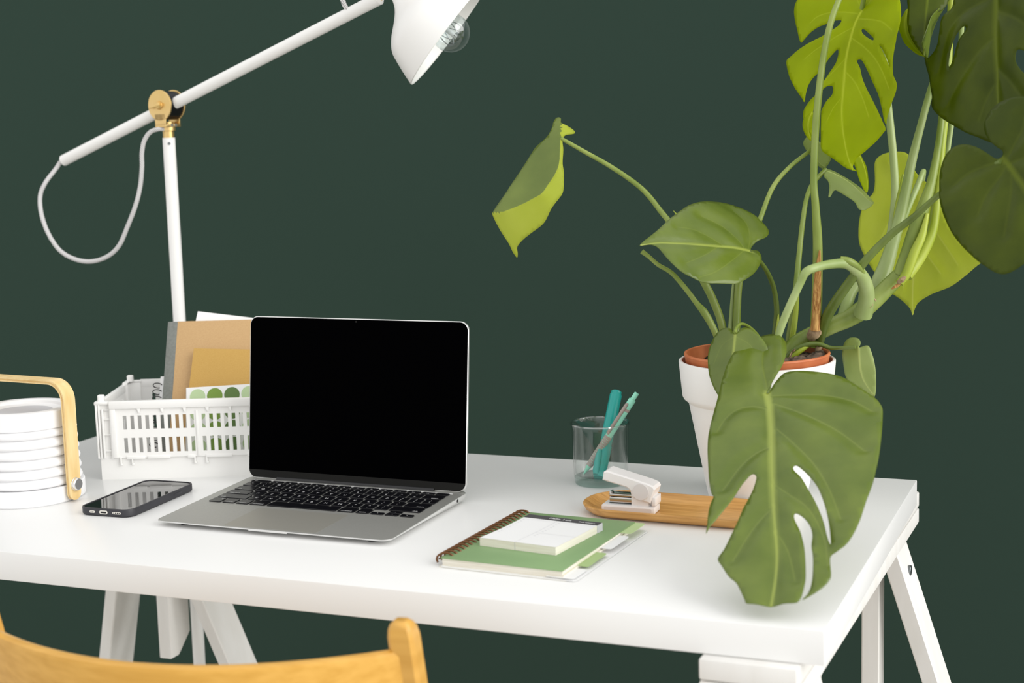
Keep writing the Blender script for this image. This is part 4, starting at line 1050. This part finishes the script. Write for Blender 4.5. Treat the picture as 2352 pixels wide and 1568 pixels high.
stem('petiole', [(2040, 560, 1.97, 9), (2050, 515, 1.97, 10), (2056, 440, 1.97, 9), (2052, 360, 1.97, 9), (2045, 290, 1.97, 9), (2037, 215, 1.97, 9), (2032, 120, 1.97, 8), (2030, 0, 1.97, 8)], 'stemlight')
stem('sheath', [(2046, 600, 1.93, 6), (2052, 560, 1.93, 8), (2062, 480, 1.93, 8), (2074, 400, 1.93, 2)], 'stemyellow')
stem('petiole', [(2055, 560, 1.95, 7), (2085, 480, 1.95, 7), (2108, 425, 1.96, 7), (2121, 393, 1.97, 6), (2119, 412, 1.985, 6)], 'stemlight')
stem('petiole', [(1868, 792, 1.865, 14), (1874, 740, 1.85, 13), (1877, 660, 1.83, 12), (1878, 560, 1.81, 11), (1873, 470, 1.795, 9), (1869, 420, 1.79, 8.5), (1871, 340, 1.785, 8.5), (1877, 250, 1.78, 8.5), (1890, 140, 1.78, 8), (1906, 60, 1.78, 7.5), (1925, 5, 1.785, 7), (1948, -40, 1.80, 6.5), (1972, -45, 1.83, 6), (1984, -15, 1.855, 6), (1980, 20, 1.868, 5.5)], 'stem')
stem('dry_sheath', [(1872, 758, 1.842, 11), (1875, 720, 1.836, 10), (1877, 660, 1.822, 9), (1880, 610, 1.81, 6), (1883, 575, 1.805, 2)], 'sheath')
stem('node_scar', [(1862, 775, 1.852, 11), (1871, 764, 1.846, 15), (1882, 757, 1.850, 10)], 'barkroot')
stem('petiole', [(1806, 830, 1.90, 9), (1814, 780, 1.90, 10), (1822, 720, 1.90, 9), (1829, 655, 1.90, 7.5), (1835, 590, 1.91, 6.5), (1843, 515, 1.92, 6), (1852, 458, 1.93, 5.5), (1864, 425, 1.94, 5), (1880, 406, 1.945, 5), (1897, 388, 1.95, 5)], 'stem')
stem('sheath', [(1817, 790, 1.892, 7), (1826, 730, 1.892, 7), (1833, 660, 1.892, 4)], 'stemyellow')
stem('petiole', [(1690, 830, 1.88, 10), (1692, 745, 1.88, 9), (1697, 655, 1.88, 8.5), (1714, 580, 1.89, 7), (1745, 505, 1.90, 6), (1774, 432, 1.92, 5.5), (1812, 385, 1.94, 5), (1862, 345, 1.955, 4.5)], 'stem')
stem('sheath', [(1675, 800, 1.885, 7), (1679, 740, 1.885, 6), (1685, 655, 1.885, 4), (1690, 620, 1.885, 1.5)], 'stemlight')
stem('petiole', [(1672, 830, 1.89, 10), (1658, 745, 1.89, 9.5), (1636, 685, 1.89, 9.5), (1613, 640, 1.89, 9), (1582, 580, 1.90, 8), (1545, 520, 1.905, 7), (1520, 488, 1.91, 6.5), (1476, 435, 1.915, 6), (1410, 387, 1.92, 5.5), (1340, 347, 1.925, 5), (1289, 318, 1.93, 4.5)], 'stem')
stem('bract', [(1565, 510, 1.89, 3), (1556, 495, 1.89, 2), (1547, 484, 1.89, 0.8)], 'stemyellow')
stem('cut_stalk', [(1668, 825, 1.86, 8), (1640, 757, 1.86, 8), (1618, 718, 1.86, 9), (1600, 696, 1.86, 6.5), (1575, 663, 1.86, 6), (1543, 627, 1.86, 5.5), (1512, 608, 1.86, 5), (1490, 589, 1.86, 5), (1474, 577, 1.86, 6)], 'stem')
stem('petiole', [(1772, 830, 1.88, 8), (1779, 770, 1.88, 7), (1784, 715, 1.875, 6.5), (1778, 665, 1.865, 6), (1764, 628, 1.85, 5.5), (1748, 603, 1.835, 5), (1734, 588, 1.825, 5), (1722, 578, 1.815, 5)], 'stemdark')
stem('sheath', [(1782, 810, 1.87, 8), (1786, 760, 1.87, 6), (1788, 722, 1.87, 1.5)], 'stemyellow')
stem('petiole', [(1760, 800, 1.84, 6), (1735, 765, 1.82, 4.5), (1716, 748, 1.80, 4), (1701, 744, 1.785, 4), (1692, 752, 1.775, 4), (1688, 764, 1.768, 4)], 'stem')
stem('petiole', [(1982, 722, 1.838, 22), (1990, 690, 1.825, 19), (1988, 655, 1.81, 17), (1972, 625, 1.795, 15), (1945, 606, 1.78, 12), (1905, 607, 1.765, 10.5), (1868, 616, 1.75, 10), (1850, 626, 1.748, 10), (1838, 650, 1.752, 9), (1815, 700, 1.760, 9), (1795, 748, 1.770, 9), (1779, 800, 1.772, 8), (1768, 855, 1.735, 7.5), (1763, 904, 1.684, 7)], 'stemlight', seg=16)
stem('sheath', [(1930, 594, 1.775, 6), (1950, 600, 1.776, 9), (1972, 614, 1.785, 7), (1992, 640, 1.80, 3)], 'stem')
stem('side_bud', [(1935, 728, 1.86, 13), (1945, 700, 1.862, 14), (1955, 675, 1.864, 12), (1972, 650, 1.866, 9), (1985, 632, 1.868, 5)], 'stemlight')
stem('petiole', [(1800, 835, 1.85, 8), (1820, 808, 1.845, 7), (1850, 793, 1.84, 6), (1880, 790, 1.835, 5.5), (1905, 798, 1.83, 5), (1924, 799, 1.825, 4.5), (1965, 797, 1.815, 4.5)], 'stemdark')
stem('sheath', [(1805, 832, 1.845, 6), (1835, 808, 1.84, 6), (1862, 790, 1.84, 4)], 'stemyellow')
stem('aerial_root', [(1872, 775, 1.866, 9), (1880, 795, 1.862, 9), (1879, 815, 1.862, 8), (1876, 840, 1.865, 8)], 'barkroot')
for e in ([(1994, 678, 1.822, 3), (2004, 690, 1.82, 2.5), (2003, 705, 1.82, 1)], [(1996, 676, 1.822, 3), (2008, 686, 1.82, 2), (2013, 692, 1.82, 1)], [(1990, 690, 1.822, 2.5), (1998, 702, 1.82, 1.5), (1999, 708, 1.82, 0.8)]):
    stem('root_hair', e, 'barkroot', 4, 6)
stem('dry_tip', [(2048, 663, 1.83, 1.5), (2058, 657, 1.83, 4), (2068, 651, 1.83, 3)], 'sheath', 4, 8)
stem('bud_scar', [(2064, 648, 1.828, 5), (2072, 642, 1.822, 6), (2079, 636, 1.824, 3)], 'barkroot', 4, 10)

# ---- leaves
c5 = lambda p: K(1100, 220, 2.614, p)
c6 = lambda p: K(1752, 0, 2.1183, p)
c7 = lambda p: K(1540, 560, 1.8233, p)
d1 = lambda p: K(1800, 0, 3.92, p)
d2 = lambda p: K(2050, 0, 3.92, p)
d3 = lambda p: K(1800, 300, 3.92, p)
d4 = lambda p: K(2050, 300, 3.92, p)
d6 = lambda p: K(1800, 560, 5.2267, p)

# half-folded leaf far out on its long stalk
leaf(c5([(490, 132), (465, 132), (447, 158), (440, 188), (410, 245), (358, 292), (335, 315), (290, 385), (240, 460), (190, 535), (150, 600), (110, 660), (85, 700), (80, 720), (95, 770), (118, 815), (125, 845), (138, 866), (150, 850), (160, 825), (200, 795), (260, 757), (340, 705), (400, 640), (450, 580), (480, 530), (497, 450), (497, 400), (503, 320), (500, 268), (508, 232), (520, 215), (540, 198), (550, 185), (545, 172), (520, 163), (492, 160)]),
     [(1288, 318, 1.93), (1152, 545, 1.90), (1180, 420, 1.93)], c5([(490, 258), (488, 330), (480, 410), (455, 470), (415, 530), (375, 585), (320, 618), (250, 655), (150, 697), (100, 715)]), [], m='leaf_mature', fold=0.0, quilt=0.0, wave=0.0010, step=0.0034, vw=0.0001, m2='leaf_pale',
     crease=(c5([(494, 100), (492, 240), (490, 330), (482, 405), (458, 468), (418, 528), (378, 582), (325, 615), (250, 655), (155, 695), (60, 706)]), -1.1, 1), seed=1)
# pale underside band of that leaf is its folded half: handled by the crease above

# large heart leaf in the middle
leaf(c5([(995, 850), (1012, 833), (1050, 812), (1090, 785), (1140, 740), (1200, 695), (1260, 655), (1330, 632), (1420, 621), (1490, 622), (1560, 645), (1610, 672), (1660, 708), (1690, 745), (1720, 780), (1737, 815), (1730, 845), (1705, 868), (1660, 888), (1638, 908), (1630, 928), (1655, 936), (1675, 950), (1688, 980), (1685, 1010), (1665, 1050), (1640, 1080), (1600, 1108), (1550, 1130), (1500, 1128), (1440, 1120), (1380, 1110), (1320, 1085), (1240, 1045), (1180, 995), (1130, 940), (1095, 890), (1075, 866), (1050, 853), (1020, 851)]),
     [(1722, 578, 1.815), (1485, 545, 1.755), (1640, 462, 1.86)], c5([(1625, 935), (1560, 918), (1500, 906), (1350, 886), (1200, 868), (1090, 852), (1000, 849)]),
     [c5(v) for v in ([(1600, 928), (1540, 860), (1450, 780), (1340, 720)], [(1480, 904), (1400, 850), (1300, 800), (1200, 780)], [(1590, 930), (1520, 990), (1430, 1050), (1340, 1070)], [(1440, 900), (1360, 950), (1260, 985)], [(1615, 930), (1620, 850), (1600, 760), (1540, 680)])],
     m='leaf_mature', fold=0.12, cup=-2.2, droop=0.012, quilt=0.0016, wave=0.0012, sw=0.0004, vw=0.0017, seed=2)

# small heart leaf hanging over the pot rim
leaf([(1688, 768), (1676, 753), (1655, 752), (1636, 768), (1623, 795), (1619, 825), (1625, 862), (1640, 895), (1655, 916), (1668, 934), (1690, 915), (1725, 880), (1752, 840), (1758, 800), (1745, 772), (1722, 753), (1702, 752)],
     [(1688, 768, 1.768), (1664, 930, 1.745), (1625, 830, 1.775)], [(1688, 768), (1684, 810), (1678, 860), (1668, 930)], [[(1688, 772), (1655, 790), (1635, 830)], [(1688, 772), (1720, 790), (1740, 830)]], m='leaf_mature', fold=-0.25, quilt=0.0008, step=0.0038, sw=0.0003, vw=0.0013, seed=3)

# big front leaf hanging over the desk edge
leaf(c7([(402, 624), (430, 580), (465, 530), (484, 482), (488, 440), (478, 405), (455, 383), (425, 376), (390, 383), (350, 402), (310, 420), (280, 445), (250, 490), (225, 560), (205, 640), (185, 710), (165, 790), (158, 870), (160, 940), (165, 1010), (175, 1055), (183, 1070), (170, 1100), (160, 1140), (155, 1180), (150, 1215), (165, 1190), (190, 1165), (220, 1130), (260, 1080), (300, 1020), (335, 982), (352, 975), (362, 985), (358, 1005), (345, 1040), (325, 1080), (305, 1120), (285, 1170), (255, 1230), (225, 1285), (200, 1322), (215, 1350), (245, 1395), (275, 1420), (297, 1462), (312, 1495), (318, 1507), (350, 1510), (400, 1510), (470, 1505), (520, 1503), (541, 1492), (556, 1455), (565, 1400), (565, 1330), (560, 1270), (545, 1210), (525, 1170), (519, 1145), (530, 1135), (560, 1150), (585, 1180), (595, 1220), (592, 1270), (598, 1320), (597, 1380), (590, 1430), (575, 1465), (553, 1489), (590, 1470), (640, 1437), (668, 1407), (673, 1380), (668, 1310), (700, 1290), (735, 1265), (765, 1220), (795, 1155), (820, 1080), (845, 1010), (860, 950), (875, 880), (885, 790), (888, 700), (880, 670), (855, 645), (820, 625), (780, 600), (730, 570), (680, 556), (600, 548), (530, 546), (482, 553), (450, 580), (425, 608), (410, 628)]),
     [(1763, 902, 1.680), (1782, 1385, 1.400), (2020, 960, 1.59)], c7([(404, 628), (415, 680), (422, 780), (425, 900), (427, 1000), (431, 1100), (440, 1220), (444, 1300), (436, 1400), (420, 1505)]),
     [c7(v) for v in ([(412, 695), (350, 686), (280, 698), (230, 735), (195, 790)], [(418, 850), (360, 880), (290, 940), (220, 1030)], [(408, 635), (400, 580), (385, 510), (390, 440)], [(425, 640), (520, 634), (640, 632), (760, 655), (840, 690)], [(428, 670), (520, 700), (620, 745), (720, 795), (810, 860)], [(438, 768), (520, 840), (600, 920), (665, 1030), (710, 1140)], [(428, 1000), (500, 1050), (580, 1110), (640, 1220), (660, 1340)], [(432, 1095), (380, 1150), (320, 1230), (260, 1320)], [(440, 1200), (490, 1280), (520, 1400)])],
     holes=[c7([(516, 946), (530, 938), (555, 955), (590, 990), (620, 1030), (645, 1090), (660, 1150), (668, 1210), (670, 1256), (655, 1220), (640, 1160), (615, 1100), (580, 1040), (550, 990), (522, 962)])],
     m='leaf_mature', fold=0.05, cup=-0.7, droop=0.004, quilt=0.0024, wave=0.0012, step=0.0052, vw=0.0030, sw=0.0007, seed=4)

# small leaf right of the pot
leaf(d6([(640, 1280), (648, 1225), (680, 1170), (740, 1130), (800, 1122), (860, 1130), (895, 1160), (907, 1200), (897, 1240), (920, 1238), (960, 1220), (990, 1225), (1012, 1270), (1040, 1370), (1060, 1470), (1075, 1568), (1090, 1680), (1096, 1780), (1080, 1830), (1000, 1800), (900, 1740), (800, 1690), (700, 1640), (660, 1560), (645, 1450), (632, 1340)]),
     [(1971, 797, 1.815), (2007, 908, 1.80), (1925, 830, 1.835)], d6([(897, 1238), (900, 1320), (908, 1420), (925, 1540), (970, 1660), (1085, 1825)]), [], m='leaf_light', fold=-0.45, quilt=0.0006, wave=0.0010, step=0.0036, vw=0.0011, seed=5)

# bright split leaf high in the middle
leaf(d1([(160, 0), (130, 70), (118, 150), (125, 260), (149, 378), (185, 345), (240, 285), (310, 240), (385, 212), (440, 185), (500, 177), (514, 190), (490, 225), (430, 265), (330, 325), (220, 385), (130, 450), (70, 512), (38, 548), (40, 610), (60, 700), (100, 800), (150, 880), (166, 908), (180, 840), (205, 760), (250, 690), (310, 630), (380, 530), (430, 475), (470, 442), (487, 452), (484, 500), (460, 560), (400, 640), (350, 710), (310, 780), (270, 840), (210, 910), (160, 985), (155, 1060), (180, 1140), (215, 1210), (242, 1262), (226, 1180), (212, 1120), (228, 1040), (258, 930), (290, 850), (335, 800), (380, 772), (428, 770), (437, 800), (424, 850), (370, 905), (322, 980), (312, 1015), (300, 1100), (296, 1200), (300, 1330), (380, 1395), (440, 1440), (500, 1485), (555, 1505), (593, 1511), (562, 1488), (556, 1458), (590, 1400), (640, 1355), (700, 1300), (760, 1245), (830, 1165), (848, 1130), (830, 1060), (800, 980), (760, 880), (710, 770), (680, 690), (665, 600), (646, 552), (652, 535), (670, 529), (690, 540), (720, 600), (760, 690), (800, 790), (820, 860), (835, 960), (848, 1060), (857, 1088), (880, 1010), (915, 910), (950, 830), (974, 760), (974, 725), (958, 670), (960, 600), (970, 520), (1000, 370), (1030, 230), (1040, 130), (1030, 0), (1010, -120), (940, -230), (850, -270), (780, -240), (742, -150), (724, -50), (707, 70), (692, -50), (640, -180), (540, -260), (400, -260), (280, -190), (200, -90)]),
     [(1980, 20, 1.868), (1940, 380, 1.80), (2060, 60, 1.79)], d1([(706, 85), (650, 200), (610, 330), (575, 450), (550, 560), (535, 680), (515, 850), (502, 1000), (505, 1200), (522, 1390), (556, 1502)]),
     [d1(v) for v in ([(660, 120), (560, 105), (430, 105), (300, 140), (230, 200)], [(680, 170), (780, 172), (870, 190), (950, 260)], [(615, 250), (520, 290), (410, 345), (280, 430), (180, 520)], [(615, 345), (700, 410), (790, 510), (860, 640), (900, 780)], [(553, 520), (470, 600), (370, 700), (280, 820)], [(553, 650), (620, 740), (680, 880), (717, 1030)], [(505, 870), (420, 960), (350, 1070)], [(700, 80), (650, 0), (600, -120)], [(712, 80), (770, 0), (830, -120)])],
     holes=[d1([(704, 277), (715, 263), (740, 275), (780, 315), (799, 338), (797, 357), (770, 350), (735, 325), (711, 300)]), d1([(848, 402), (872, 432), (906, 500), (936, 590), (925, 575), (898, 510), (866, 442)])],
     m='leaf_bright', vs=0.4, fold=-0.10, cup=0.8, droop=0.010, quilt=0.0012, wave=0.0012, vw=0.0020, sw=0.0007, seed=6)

# big pale leaf behind the stems
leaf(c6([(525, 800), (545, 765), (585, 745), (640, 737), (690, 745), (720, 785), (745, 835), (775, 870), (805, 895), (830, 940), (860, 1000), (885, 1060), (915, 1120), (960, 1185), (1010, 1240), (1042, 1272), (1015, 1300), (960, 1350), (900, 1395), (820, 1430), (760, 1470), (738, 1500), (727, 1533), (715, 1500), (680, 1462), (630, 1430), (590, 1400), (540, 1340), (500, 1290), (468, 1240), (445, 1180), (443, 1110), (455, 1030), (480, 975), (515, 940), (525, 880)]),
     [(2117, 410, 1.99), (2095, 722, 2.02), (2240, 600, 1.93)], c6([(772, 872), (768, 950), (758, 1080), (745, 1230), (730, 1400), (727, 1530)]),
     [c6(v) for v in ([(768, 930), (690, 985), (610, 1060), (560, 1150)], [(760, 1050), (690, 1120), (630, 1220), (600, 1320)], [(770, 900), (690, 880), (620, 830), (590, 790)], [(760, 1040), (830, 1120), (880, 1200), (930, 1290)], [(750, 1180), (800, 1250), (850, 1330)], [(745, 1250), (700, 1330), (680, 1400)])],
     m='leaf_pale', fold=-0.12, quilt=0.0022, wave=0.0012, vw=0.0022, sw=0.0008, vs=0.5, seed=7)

# little leaves behind the bright one
leaf(d3([(205, 68), (175, 90), (163, 150), (175, 210), (215, 280), (250, 330), (290, 360), (340, 355), (385, 320), (397, 270), (385, 225), (340, 185), (290, 140), (240, 95)]),
     [(1862, 343, 1.955), (1896, 380, 1.95), (1842, 330, 1.97)], d3([(225, 170), (280, 240), (330, 300), (375, 330)]), [], m='leaf_light', fold=-0.2, quilt=0.0006, step=0.0034, vw=0.0009, seed=8)
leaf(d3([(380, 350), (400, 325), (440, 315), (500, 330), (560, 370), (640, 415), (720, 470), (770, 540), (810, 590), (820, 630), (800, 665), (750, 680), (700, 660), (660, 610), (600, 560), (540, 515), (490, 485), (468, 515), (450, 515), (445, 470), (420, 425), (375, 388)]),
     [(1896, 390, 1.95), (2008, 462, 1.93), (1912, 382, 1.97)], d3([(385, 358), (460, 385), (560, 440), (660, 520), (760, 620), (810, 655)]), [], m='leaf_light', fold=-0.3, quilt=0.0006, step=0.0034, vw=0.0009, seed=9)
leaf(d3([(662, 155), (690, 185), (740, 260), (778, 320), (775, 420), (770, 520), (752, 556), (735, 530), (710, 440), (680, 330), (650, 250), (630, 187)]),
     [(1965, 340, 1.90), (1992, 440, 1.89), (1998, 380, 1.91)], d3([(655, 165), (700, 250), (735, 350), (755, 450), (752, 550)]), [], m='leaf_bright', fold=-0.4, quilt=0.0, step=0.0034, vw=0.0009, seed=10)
leaf(d1([(248, 1005), (212, 1035), (168, 1068), (155, 1120), (170, 1180), (200, 1230), (243, 1265), (262, 1200), (275, 1100), (270, 1030)]),
     [(1863, 258, 1.90), (1860, 320, 1.90), (1840, 285, 1.91)], d1([(255, 1010), (225, 1080), (220, 1160), (243, 1262)]), [], m='leaf_bright', fold=-0.3, quilt=0.0, step=0.0034, vw=0.0009, seed=11)

# dark leaves at the top right
leaf(d2([(145, -60), (140, 60), (135, 160), (142, 250), (165, 320), (200, 390), (250, 460), (285, 503), (298, 470), (300, 400), (310, 300), (350, 200), (400, 110), (470, 60), (520, -60), (420, -170), (260, -170)]),
     [(2120, 125, 1.80), (2150, -30, 1.83), (2085, 40, 1.82)], d2([(330, -160), (310, 40), (295, 200), (285, 340), (284, 498)]), [], m='leaf_dark', fold=-0.25, quilt=0.0008, step=0.0042, vw=0.0012, seed=12)
leaf(d2([(130, 80), (95, 130), (60, 200), (62, 260), (80, 310), (95, 350), (120, 392), (170, 442), (220, 482), (276, 506), (300, 500), (270, 420), (220, 350), (190, 270), (175, 180), (160, 100)]),
     [(2120, 125, 1.84), (2090, 20, 1.86), (2068, 70, 1.85)], d2([(140, 90), (110, 200), (130, 320), (200, 430), (280, 500)]), [], m='leaf_bright', fold=-0.3, quilt=0.0, step=0.0042, vw=0.0010, seed=13)
leaf(d2([(480, 50), (400, 115), (350, 200), (318, 280), (298, 340), (296, 420), (300, 500), (316, 526), (350, 492), (400, 442), (440, 330), (470, 200)]),
     [(2130, 130, 1.845), (2165, 20, 1.86), (2155, 90, 1.80)], d2([(470, 60), (400, 180), (345, 330), (314, 520)]), [], m='leaf_mature', fold=0.3, quilt=0.0, step=0.0042, vw=0.0008, seed=14)
leaf(d2([(600, -110), (560, 70), (490, 130), (452, 190), (432, 300), (400, 430), (330, 515), (282, 512), (300, 590), (335, 690), (355, 800), (366, 880), (361, 965), (430, 1045), (520, 1105), (600, 1150), (700, 1205), (800, 1245), (895, 1285), (980, 1302), (1070, 1280), (1160, 1230), (1260, 1150), (1310, 1000), (1310, 800), (1240, 700), (1176, 630), (1140, 560), (1146, 472), (1180, 452), (1260, 470), (1330, 350), (1350, 150), (1300, -50), (1200, -200), (1000, -300), (780, -260)]),
     [(2290, 40, 1.70), (2290, 320, 1.68), (2145, 150, 1.78)], d2([(930, -180), (932, 0), (928, 150), (926, 280), (936, 450), (948, 650), (946, 900), (965, 1290)]),
     [d2(v) for v in ([(932, 100), (1050, 140), (1176, 205), (1290, 320)], [(926, 330), (800, 450), (700, 580), (600, 740), (500, 950)], [(928, -40), (780, 40), (640, 130), (530, 260), (470, 420), (420, 640)], [(946, 620), (1050, 720), (1150, 860)], [(948, 720), (860, 880), (790, 1080)])],
     holes=[d2([(692, 255), (672, 247), (632, 282), (592, 340), (557, 420), (532, 510), (522, 596), (545, 588), (580, 500), (612, 402), (652, 332), (690, 282)])],
     m='leaf_dark', fold=0.08, cup=-1.0, quilt=0.0020, wave=0.0012, vw=0.0030, sw=0.0014, seed=15)
leaf(d4([(965, 250), (930, 255), (880, 225), (840, 200), (780, 170), (700, 148), (620, 150), (550, 180), (500, 230), (460, 310), (440, 400), (438, 500), (445, 620), (470, 740), (510, 850), (560, 950), (630, 1040), (710, 1120), (790, 1190), (870, 1245), (940, 1290), (1000, 1308), (1060, 1300), (1130, 1262), (1200, 1205), (1280, 1100), (1340, 960), (1370, 780), (1390, 560), (1390, 350), (1380, 150), (1370, 0), (1345, -120), (1300, -230), (1240, -280), (1176, -291), (1080, -275), (970, -225), (900, -155), (860, -70), (855, 0), (870, 60), (910, 120), (960, 165), (1000, 190), (995, 222)]),
     [(2302, 368, 1.615), (2310, 620, 1.56), (2170, 420, 1.66)], d4([(985, 250), (1040, 300), (1100, 390), (1176, 490), (1260, 640), (1330, 860), (1290, 1090)]),
     [d4(v) for v in ([(1010, 270), (1060, 200), (1120, 100), (1176, 0), (1200, -120)], [(1040, 300), (1120, 270), (1230, 240)], [(1020, 290), (980, 390), (900, 500), (830, 620), (780, 760)], [(1000, 270), (900, 300), (800, 340), (680, 400), (560, 500)], [(1060, 330), (1070, 500), (1060, 700), (1020, 950)])],
     m='leaf_dark', fold=0.10, cup=-1.2, quilt=0.0024, wave=0.0014, vw=0.0026, sw=0.0013, seed=16)
